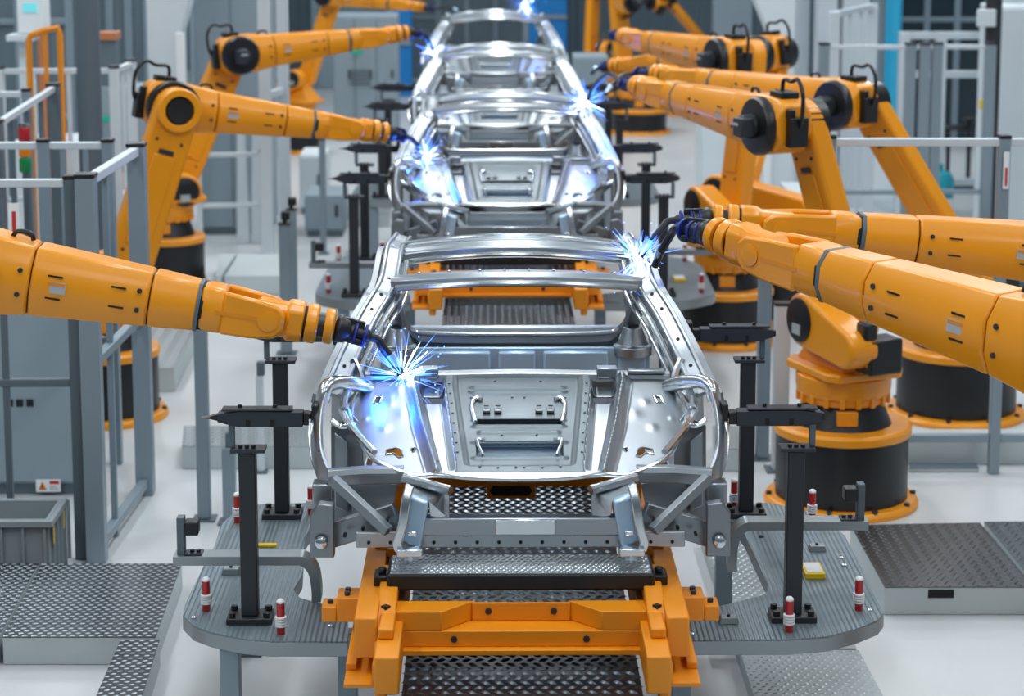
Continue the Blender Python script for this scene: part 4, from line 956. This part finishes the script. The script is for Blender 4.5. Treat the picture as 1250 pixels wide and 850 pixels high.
# free standing posts
def post(name, lab, u, v, h, w, m, head=None, group=None, cat='post'):
    p = gz(u, v, 0); root = empty(name, p, lab, cat, group)
    b = MB(); b.bb((p.x - w / 2, p.y - w / 2, .012), (p.x + w / 2, p.y + w / 2, h)); b.build('post_profile', M[m], root, .006)
    b = MB(); b.bb((p.x - w * .9, p.y - w * .9, 0), (p.x + w * .9, p.y + w * .9, .012)); b.build('foot_plate', M['alu_dark'], root, .002)
    if head == 'sensor':
        b = MB(); b.box((p.x, p.y, h + .006), (w * 1.2, w * 1.2, .012)); b.cyl((p.x, p.y, h + .01), (p.x, p.y, h + .05), .02, n=10); b.box((p.x + .01, p.y - .01, h + .08), (.075, .09, .07)); b.build('sensor_head', M['black'], root, .008)
    elif head == 'cap':
        b = MB(); b.box((p.x, p.y, h + .01), (w + .01, w + .01, .02)); b.build('post_cap', M['black'], root, .003)
    elif head == 'block':
        b = MB(); b.box((p.x + .01, p.y, h + .05), (.055, .06, .10)); b.build('sensor_block', M['alu_dark'], root, .006)
    return root
post('aluminium_post', 'aluminium post behind the left platform, under the nearest arm', 250, 634, 1.45, .085, 'alu', 'cap')
post('short_post', 'short aluminium post with small block on top, beside a taller one behind the platform', 281, 638, .52, .085, 'alu', 'block')
post('white_rod', 'thin white rod with small grey block on top, behind the left clamp bar', 319, 577, .72, .05, 'alu_light', 'block')
post('sensor_post', 'grey post with a black sensor head, nearer of the twin posts behind the nearest arm', 350, 432, 1.18, .10, 'alu', 'sensor')
post('sensor_post', 'grey post with a black sensor head, farther of the twin posts behind the nearest arm', 358, 412, 1.2, .09, 'alu', 'sensor')
post('aluminium_post', 'aluminium post between the right platform and the orange column, taller of the pair', 930, 560, 1.6, .095, 'alu', 'cap')
post('aluminium_post', 'aluminium post between the right platform and the orange column, shorter of the pair', 951, 574, 1.22, .11, 'alu_light', 'cap')
post('aluminium_post', 'thin aluminium post on the floor left of the second body', 395, 310, 1.3, .07, 'alu', 'cap')

# ------------------------------------------------------------------ cabinets and machines
def cabinet(name, lab, u0, u1, vbot, ztop, depth, m, doors=1, cat='cabinet', group=None, handles=True, plinth=True):
    pa, pb = gz(u0, vbot, 0), gz(u1, vbot, 0); x0, x1, y = pa.x, pb.x, pa.y
    root = empty(name, ((x0 + x1) / 2, y + depth / 2, 0), lab, cat, group)
    b = MB(); b.bb((x0, y + .02, .08), (x1, y + depth, ztop)); b.build('cabinet_body', M[m], root, .012)
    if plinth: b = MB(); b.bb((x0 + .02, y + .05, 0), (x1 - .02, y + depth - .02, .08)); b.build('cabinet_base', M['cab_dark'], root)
    w = (x1 - x0) / doors
    for i in range(doors):
        b = MB(); b.bb((x0 + i * w + .015, y, .1), (x0 + (i + 1) * w - .015, y + .019, ztop - .03)); d = b.build('cabinet_door', M[m], root, .006)
        if handles:
            b = MB(); b.bb((x0 + (i + 1) * w - .1, y - .02, ztop * .5), (x0 + (i + 1) * w - .07, y, ztop * .5 + .14)); b.build('door_handle', M['black'], d, .005)
    return root, x0, x1, y
r, x0, x1, y = cabinet('control_cabinet', 'grey control cabinet with three black sockets behind the left fence', -90, 101, 606, 1.62, .7, 'cab', 1, handles=False)
for i in range(3):
    q = at(12 + 12.5 * i, 492, y); b = MB(); b.bb((q.x - .025, y - .012, q.z - .025), (q.x + .022, y, q.z + .025)); b.build('socket', M['black'], r, .004)
q = at(59, 593, y); b = MB(); b.bb((q.x - .085, y - .004, q.z - .045), (q.x + .085, y, q.z + .045)); wl = b.build('warning_sticker', M['white'], r)
b = MB(); b.prism([V((q.x - .07, y - .006, q.z - .03)), V((q.x - .01, y - .006, q.z - .03)), V((q.x - .04, y - .006, q.z + .03))], (0, .002, 0)); b.build('warning_triangle', M['amber'], wl)
b = MB(); b.bb((q.x - .044, y - .0075, q.z - .015), (q.x - .036, y - .006, q.z + .01)); b.bb((q.x - .044, y - .0075, q.z - .025), (q.x - .036, y - .006, q.z - .019)); b.build('warning_mark', M['black'], wl)
b = MB(); b.bb((q.x + .01, y - .006, q.z + .012), (q.x + .075, y - .004, q.z + .034)); b.build('red_bar', M['redprint'], wl)
b = MB()
for k in range(3): b.bb((q.x + .01, y - .006, q.z - .03 + .012 * k), (q.x + .075 - .01 * k, y - .004, q.z - .025 + .012 * k))
b.build('small_print', M['label'], wl)
# bin
x1 = at(71, 640, 12.7).x; xl = x1 - 1.0; ya, yb = 12.42, 12.84; H = .42; t = .02
root = empty('storage_bin', ((xl + x1) / 2, (ya + yb) / 2, 0), 'grey ribbed plastic bin on the floor in front of the cabinet', 'bin')
b = MB(); b.bb((xl, ya, 0), (x1, ya + t, H)); b.bb((xl, yb - t, 0), (x1, yb, H)); b.bb((xl, ya + t, 0), (xl + t, yb - t, H)); b.bb((x1 - t, ya + t, 0), (x1, yb - t, H)); b.bb((xl + t, ya + t, 0), (x1 - t, yb - t, .02)); b.build('bin_shell', M['bin'], root)
b = MB(); e = .03
for c0, c1 in (((xl - e, ya - e), (x1 + e, ya)), ((xl - e, yb), (x1 + e, yb + e)), ((xl - e, ya), (xl, yb)), ((x1, ya), (x1 + e, yb))): b.bb((c0[0], c0[1], H - .04), (c1[0], c1[1], H))
b.build('bin_rim', M['bin'], root, .004)
b = MB()
for k in range(8): b.bb((xl + .06 + k * .13, ya - .02, .0), (xl + .075 + k * .13, ya, H - .04))
for k in range(5): b.bb((x1, ya + .06 + k * .12, 0), (x1 + .02, ya + .075 + k * .12, H - .04))
b.build('bin_rib', M['bin'], root)
b = MB(); b.bb((x1 + .021, ya + .03, H - .16), (x1 + .024, ya + .055, H - .05)); b.bb((x1 + .021, ya + .33, H - .16), (x1 + .024, ya + .355, H - .05)); b.build('bin_label', M['yellow'], root)
# light stack
p = gz(43, 545, 0); root = empty('signal_tower', p, 'red, amber and green signal tower behind the left fences', 'signal light')
zt = at(43, 154, p.y).z; zb = at(43, 210, p.y).z; hh3 = (zt - zb) / 3
b = MB(); b.cyl((p.x, p.y, 0), (p.x, p.y, zb), .025, n=12); b.build('pole', M['alu_dark'], root)
for k, mm in enumerate(('green', 'amber', 'red')):
    b = MB(); b.lathe([(.04, 0), (.045, .01), (.045, hh3 - .02), (.04, hh3 - .008)], (p.x, p.y, zb + hh3 * k), n=20); b.build('signal_lens', M[mm], root); root.children[-1]['label'] = mm + ' signal lens'
b = MB(); b.lathe([(.04, 0), (.045, .004), (.03, .02), (.001, .022)], (p.x, p.y, zt), n=20); b.build('tower_cap', M['black'], root)
# round column and haunched columns
p = gz(119, 440, 0); rr = .105
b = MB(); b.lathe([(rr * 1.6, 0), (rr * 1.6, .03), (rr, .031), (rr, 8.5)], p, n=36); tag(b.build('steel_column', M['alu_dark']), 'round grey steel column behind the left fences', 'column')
def haunch(u0, u1, vb, uh, lab, d=.5):
    pa, pb = gz(u0, vb, 0), gz(u1, vb, 0); y = pa.y; z1 = at(u1, 40, y).z; xh = at(uh, 0, y).x
    poly = [V((pa.x, y, 0)), V((pb.x, y, 0)), V((pb.x, y, z1)), V((xh, y, z1 + .8)), V((xh, y, z1 + 3.4)), V((pa.x, y, z1 + 3.4))] if uh > u1 else [V((pa.x, y, 0)), V((pb.x, y, 0)), V((pb.x, y, z1 + 3.4)), V((xh, y, z1 + 3.4)), V((xh, y, z1 + .8)), V((pa.x, y, z1))]
    root = empty('haunched_column', ((pa.x + pb.x) / 2, y + d / 2, 0), lab, 'column', 'haunched steel columns')
    b = MB(); b.prism(poly, (0, d, 0)); b.build('column_shaft', M['cab_light'], root, .01)
    b = MB(); b.bb((pa.x - .06, y - .06, 0), (pb.x + .06, y + d + .06, .06)); b.build('base_flange', M['alu_dark'], root)
    b = MB(); q = pb.x if uh > u1 else pa.x; b.bb((q - .05, y - .04, .1), (q + .05, y, z1)); b.build('edge_flange', M['white'], root, .006)
haunch(186, 226, 300, 243, 'pale haunched steel column above the second left robot elbow')
haunch(935, 966, 270, 905, 'pale haunched steel column right of the middle distance robot')
r, x0, x1, y = cabinet('machine_cabinet', 'tall grey cabinet behind the second left robot', 242, 330, 287, 2.9, 1.0, 'cab', 2)
for u, lab in ((298, 'left of two tapered pale guard panels before the tall grey cabinet'), (316, 'right of two tapered pale guard panels before the tall grey cabinet')):
    p = gz(u, 297, 0); w = .08; b = MB(); b.hexa([p + V(k) for k in [(-w, -.05, 0), (w, -.05, 0), (w, .05, 0), (-w, .05, 0), (-w * .6, -.04, 1.45), (w * .35, -.04, 1.45), (w * .35, .04, 1.45), (-w * .6, .04, 1.45)]]); tag(b.build('tapered_screen', M['cab_light'], None, .01), lab, 'panel', 'tapered guard panels')
for u0, u1, vb, h, m, n, lab in ((408, 486, 172, 2.0, 'cab', 3, 'row of grey cabinets with vents left of the third body'), (366, 398, 262, .75, 'cab_light', 1, 'low pale box on the floor behind the twin sensor posts'), (372, 420, 290, .5, 'cab', 1, 'low grey box beside the platform of the second body'),
                                 (1206, 1262, 300, 2.75, 'cab_light', 1, 'white framed cabinet at the right edge below the pale column'), (855, 895, 265, 1.7, 'cab_light', 1, 'pale cabinet behind the middle distance right robots'), (20, 112, 330, 1.4, 'cab_light', 3, 'pale cabinets behind the round column on the left'), 
                                 (1190, 1262, 354, .55, 'cab_light', 1, 'low white box at the foot of the white framed cabinet'), (962, 998, 352, 1.0, 'cab_light', 1, 'pale box behind the orange lower arms on the right'), (700, 742, 190, 1.5, 'cab', 1, 'grey cabinet right of the third body, before the far right robots'), (250, 318, 190, 2.4, 'cab', 2, 'grey cabinet far behind the left robots')):
    r, x0, x1, y = cabinet('machine_cabinet', lab, u0, u1, vb, h, .8, m, n)
    if n == 3 and u0 == 408:
        b = MB()
        for k in range(4): b.bb((x0 + .25, y - .02, .9 + .07 * k), (x0 + .6, y - .001, .93 + .07 * k))
        b.build('vent', M['cab_dark'], r)
        q = at(436, 62, y); b = MB(); b.bb((q.x - .08, y - .02, q.z - .05), (q.x + .08, y, q.z + .05)); b.build('status_lamp', M['greenled'], r)
r, x0, x1, y = cabinet('machine_cabinet', 'grey machine with a green lamp between the round column and the robot elbow', 128, 176, 312, 1.9, .6, 'cab', 1, handles=False)
q = at(129, 145, y); b = MB(); b.bb((q.x - .07, y - .02, q.z - .03), (q.x + .07, y, q.z + .03)); b.build('status_lamp', M['greenled'], r)
q = at(128, 45, y); b = MB(); b.bb((q.x - .1, y + .1, 1.9), (q.x + .1, y + .3, q.z)); b.build('machine_neck', M['cab_dark'], r); b = MB(); b.bb((q.x - .10, y + .05, q.z - .04), (q.x + .12, y + .35, q.z + .04)); b.build('orange_bar', M['wire'], r)
# operator panel and orange pipe frame
p = gz(38, 380, 0); y = p.y; root = empty('operator_panel', p, 'white operator panel with a lit cyan screen at the top left', 'control panel')
a0, a1 = at(21, 42, y), at(54, -14, y); b = MB(); b.bb((a0.x, y, a0.z), (a1.x, y + .25, a1.z)); b.build('panel_housing', M['white'], root, .02)
a0, a1 = at(28, 15, y), at(45, 4, y); b = MB(); b.bb((a0.x, y - .012, a0.z), (a1.x, y, a1.z)); b.build('screen', M['screen'], root)
b = MB(); b.bb((p.x - .05, y + .06, 0), (p.x + .05, y + .16, at(38, 42, y).z)); b.build('panel_stand', M['cab_light'], root, .006)
b = MB(); b.bb((p.x - .13, y - .10, at(38, 42, y).z - .06), (p.x + .13, y + .2, at(38, 42, y).z)); b.build('panel_shelf', M['cab_light'], root, .006)
p = gz(35, 410, 0); y = p.y; L_ = lambda u, v, dy=0: at(u, v, y + dy)
b = MB(); b.tube([V((L_(35, 60).x, y, 0)), L_(35, 50), L_(37, 44), L_(55, 37), L_(71, 34), L_(73, 42), V((L_(73, 60).x, y, 0))], .03, 10); b.tube([V((L_(55, 60).x, y, 0)), L_(55, 38)], .02, 8); tag(b.build('pipe_frame', M['carrier']), 'orange bent pipe frame under the operator panel', 'pipe frame')
p = gz(61, 348, 0); b = MB(); b.cyl(p, p + V((0, 0, 4.3)), .05, n=14); tag(b.build('salmon_pole', M['wire']), 'thin salmon coloured pole beside the operator panel', 'pole')
# sign by the left fence
q = at(17, 268, NY - .01); b = MB(); b.bb((q.x - .035, NY - .01, q.z - .1), (q.x + .035, NY, q.z + .1)); o = tag(b.build('hanging_notice', M['white']), 'small white notice with red print hanging on the left fence', 'notice')
b = MB(); b.bb((q.x - .012, NY - .013, q.z - .08), (q.x + .012, NY - .0105, q.z + .05)); b.build('red_print', M['redprint'], o)
q = at(1228, 208, Gp(1212, 578).y - .05); b = MB(); b.bb((q.x - .02, q.y - .01, q.z - .13), (q.x + .02, q.y, q.z + .13)); o = tag(b.build('hanging_notice', M['white']), 'small white notice with red print on the right fence post', 'notice')
b = MB(); b.bb((q.x - .008, q.y - .014, q.z - .11), (q.x + .008, q.y - .0105, q.z + .02)); b.build('red_print', M['redprint'], o)
# right background
def pole(name, u, vb, r, h, m, lab, cat='pole'):
    p = gz(u, vb, 0); b = MB(); b.lathe([(r * 1.35, 0), (r * 1.35, .04), (r, .041), (r, h)], p, n=28); return tag(b.build(name, M[m]), lab, cat), p
pole('blue_pipe', 1086, 182, .135, 9, 'cyan', 'bright blue vertical pipe behind the right fence', 'pipe')
pole('ribbed_duct', 1068, 185, .11, 9, 'alu', 'ribbed grey duct directly left of the bright blue pipe', 'duct')
o, p = pole('brown_post', 1203, 312, .09, 6, 'post', 'dark brown post with a junction box and yellow tag at the right', 'post')
q = at(1204, 22, p.y - .13); b = MB(); b.box(q, (.2, .08, .19)); b.build('junction_box', M['cab_light'], o, .01)
q = at(1199, 127, p.y - .11); b = MB(); b.box(q, (.07, .03, .11)); b.build('yellow_tag', M['yellow'], o, .01)
for u, w, vb, lab in ((1003, .13, 250, 'white upright beam left of the ribbed duct, nearer the haunched column'), (1037, .17, 250, 'white upright beam directly left of the ribbed duct'), (1238, .3, 280, 'broad pale upright at the top right corner'), (975, .08, 240, 'pale upright beam beside the haunched column'), (990, .07, 235, 'dark blue upright between two white beams')):
    p = gz(u, vb, 0); b = MB(); b.bb((p.x - w, p.y - w, 0), (p.x + w, p.y + w, 8)); tag(b.build('upright_beam', M['cab_dark'] if u == 990 else M['alu_light'], None, .01), lab, 'beam', 'upright beams')
p = gz(1146, 266, 0); root = empty('gas_canister', p, 'teal canister with a white lower half behind the right fence, nearer one', 'canister', 'teal canisters')
b = MB(); b.lathe([(.16, 0), (.17, .02), (.17, .26)], p, n=24); b.build('lower_shell', M['white'], root)
b = MB(); b.lathe([(.17, .261), (.17, .5), (.13, .57), (.05, .60)], p, n=24); b.lathe([(.04, .60), (.04, .68)], p, n=12); b.build('upper_shell', M['teal'], root)
c = copy_tree(root); c.location = gz(1112, 250, 0); c['label'] = 'teal canister half hidden behind the fence posts, farther left one'
p = gz(1172, 232, 0); root = empty('black_stool', p, 'black workshop stool between the canister and the white framed cabinet', 'stool')
b = MB(); b.bb((p.x - .3, p.y - .15, .83), (p.x + .1, p.y + .15, .88)); b.build('seat', M['black'], root, .02); b = MB(); b.bb((p.x + .02, p.y - .12, .95), (p.x + .3, p.y + .12, 1.0)); b.build('backrest', M['black'], root, .02)
b = MB(); b.cyl((p.x + .1, p.y, .05), (p.x + .1, p.y, .96), .03); b.build('stem', M['post'], root)
b = MB(); b.cyl((p.x - .18, p.y, 0), (p.x - .18, p.y, .83), .03, n=10); b.build('leg', M['post'], root); b = MB(); b.lathe([(.25, 0), (.25, .03), (.05, .06)], p + V((.1, 0, 0)), n=20); b.build('foot_ring', M['post'], root)
# dark glazed bays and blue machines in the far background
def bay(name, u0, u1, vb, h, m, lab, cat, d=.6, group=None, posts_=0):
    pa, pb = gz(u0, vb, 0), gz(u1, vb, 0); root = empty(name, ((pa.x + pb.x) / 2, pa.y, 0), lab, cat, group)
    b = MB(); b.bb((pa.x, pa.y, 0), (pb.x, pa.y + d, h)); b.build('housing', M[m], root, .02)
    for i in range(posts_ + 1):
        x = pa.x + (pb.x - pa.x) * i / max(1, posts_); b = MB(); b.bb((x - .05, pa.y - .06, 0), (x + .05, pa.y - .002, h)); b.build('mullion', M['alu'], root, .006)
    for z in (h * .35, h * .7):
        b = MB(); b.bb((pa.x, pa.y - .05, z), (pb.x, pa.y - .002, z + .08)); b.build('transom', M['alu'], root, .006)
    return root
bay('glazed_booth', 1090, 1200, 175, 5.5, 'window_dark', 'dark glazed booth in the right background behind the rails', 'booth', posts_=3)
bay('glazed_booth', 1004, 1062, 178, 5.5, 'window_dark', 'narrow dark glazed booth left of the blue pipe', 'booth', posts_=2)
bay('blue_machine', 642, 692, 110, 4, 'blue', 'blue machine housing right of the farthest bodies', 'machine')
bay('blue_machine', 478, 503, 118, 2.8, 'blue', 'blue machine housing left of the farthest bodies', 'machine')
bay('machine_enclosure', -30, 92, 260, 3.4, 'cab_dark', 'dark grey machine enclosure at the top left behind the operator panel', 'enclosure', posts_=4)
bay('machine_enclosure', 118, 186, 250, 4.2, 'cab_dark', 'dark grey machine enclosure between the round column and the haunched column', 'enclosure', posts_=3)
bay('machine_enclosure', 238, 310, 150, 5.2, 'cab', 'grey machine enclosure behind the left robots at the top', 'enclosure', posts_=4)
bay('machine_enclosure', 385, 470, 108, 4.5, 'cab', 'grey machine enclosure behind the row of grey cabinets', 'enclosure', posts_=3)
bay('machine_enclosure', 872, 912, 150, 5.5, 'cab', 'grey slatted enclosure behind the middle distance right robots', 'enclosure', posts_=6)
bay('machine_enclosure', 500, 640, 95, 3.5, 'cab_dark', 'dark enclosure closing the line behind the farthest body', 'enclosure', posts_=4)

# ------------------------------------------------------------------ welding sparks
def sparks(c, lab, n, R, up_bias, light, core=.02):
    c = V(c); root = empty('welding_sparks', c, lab, 'sparks', None); rnd = random.Random(int(c.x * 1000))
    b = MB(); b.ball(c, core)
    def streaks(mb, k, l0, l1, rad):
        for i in range(k):
            d = V((rnd.gauss(0, 1), rnd.gauss(0, .6), rnd.gauss(up_bias, 1))).normalized(); L = rnd.uniform(l0, l1) * R; s = rnd.uniform(.03, .3) * R
            p0 = c + d * s; p1 = p0 + d * L - V((0, 0, L * L * .4)); mb.cyl(p0, p1, rad * rnd.uniform(.5, 1.0), rad * .1, 5)
    streaks(b, n // 5, .15, .6, .003 * R / .2)
    b.build('arc_core', M['weld'], root)
    b = MB(); streaks(b, n * 2 // 3, .3, 1.0, .0022 * R / .2); 
    for i in range(n // 4):
        d = V((rnd.gauss(0, 1), rnd.gauss(0, .5), rnd.gauss(up_bias, .8))).normalized() * rnd.uniform(.4, 1.2) * R; b.ball(c + d, .003 * R / .2, 6)
    b.build('spark_streak', M['spark'], root); root.children[-1]['kind'] = 'stuff'
    l = bpy.data.lights.new('arc_glow', 'POINT'); l.color = (.01, .13, 1.0); l.energy = light * .8; l.shadow_soft_size = .03
    o = bpy.data.objects.new('arc_glow', l); COL.objects.link(o); o.location = c + V((-.12 if c.x < CX else .1, -.10, .05))
sparks(weld1, 'blue white welding sparks at the cowl of the nearest body, under the left torch', 90, .22, .5, 3.5, .015)
sparks(weld2, 'blue white welding sparks at the top of the right pillar of the nearest body', 80, .20, .6, 5, .022)
sparks(at(521, 192, 17.5), 'blue white welding sparks on the left of the second body', 70, .22, .4, 9, .03)
sparks(at(714, 125, 17.85), 'blue sparks at the top of the right pillar of the second body', 70, .22, .3, 8, .035)
sparks(at(530, 64, 22.9), 'small sparks on the left of the third body', 40, .22, .3, 6, .03)
sparks(at(641, 5, 29.2), 'tiny blue sparks at the top of the farthest body', 40, .25, -.2, 6, .03)

# ------------------------------------------------------------------ light, sky, camera
def area(x, y, z, sx, sy, e, col=(1, 1, 1), rot=(0, 0, 0)):
    l = bpy.data.lights.new('hall_fill_lamp', 'AREA'); l.shape = 'RECTANGLE'; l.size = sx; l.size_y = sy; l.energy = e; l.color = col
    o = bpy.data.objects.new('hall_fill_lamp', l); COL.objects.link(o); o.location = (x, y, z); o.rotation_euler = rot
LC = (.93, .97, 1.0)
for y in (-1, 8, 16, 24, 33):
    for x in (-5.5, 0.2, 6.0): area(x, y, 8.6, .9, 5.2, (150 if y < 0 else 225) if y < 20 else 290, LC)  # unseen overhead rows; the foremost is added to brighten camera-facing surfaces
w = bpy.data.worlds.new('hall_sky'); SC.world = w; w.use_nodes = True
nt = w.node_tree; bg = nt.nodes['Background']
tc = nt.nodes.new('ShaderNodeTexCoord'); sp = nt.nodes.new('ShaderNodeSeparateXYZ'); cr = nt.nodes.new('ShaderNodeValToRGB')
nt.links.new(tc.outputs['Generated'], sp.inputs[0]); nt.links.new(sp.outputs['Z'], cr.inputs[0]); nt.links.new(cr.outputs[0], bg.inputs['Color'])
cr.color_ramp.elements[0].position = 0.0; cr.color_ramp.elements[0].color = (.16, .21, .25, 1)
cr.color_ramp.elements[1].position = .75; cr.color_ramp.elements[1].color = (.66, .78, .86, 1)
bg.inputs['Strength'].default_value = .45

cam = bpy.data.cameras.new('camera'); co = bpy.data.objects.new('camera', cam); COL.objects.link(co)
co.location = CAM; mr = Matrix((RGT, UPV, -FWD)).transposed(); co.rotation_euler = mr.to_euler()
cam.sensor_fit = 'HORIZONTAL'; cam.sensor_width = 36.0; cam.lens = FPX / 1250 * 36.0
cam.shift_y = -(425.0 - PPY) / 1250.0
cam.dof.use_dof = True; cam.dof.focus_distance = 10.0; cam.dof.aperture_fstop = 2.3
cam.clip_end = 200
SC.camera = co
vs = SC.view_settings; vs.view_transform = 'Standard'; vs.look = 'None'; vs.gamma = 1.0; vs.use_curve_mapping = False; vs.exposure = 0.0
SC.cycles.use_denoising = True
SC.cycles.max_bounces = 6; SC.cycles.caustics_reflective = False; SC.cycles.caustics_refractive = False
SC.cycles.sample_clamp_indirect = 6
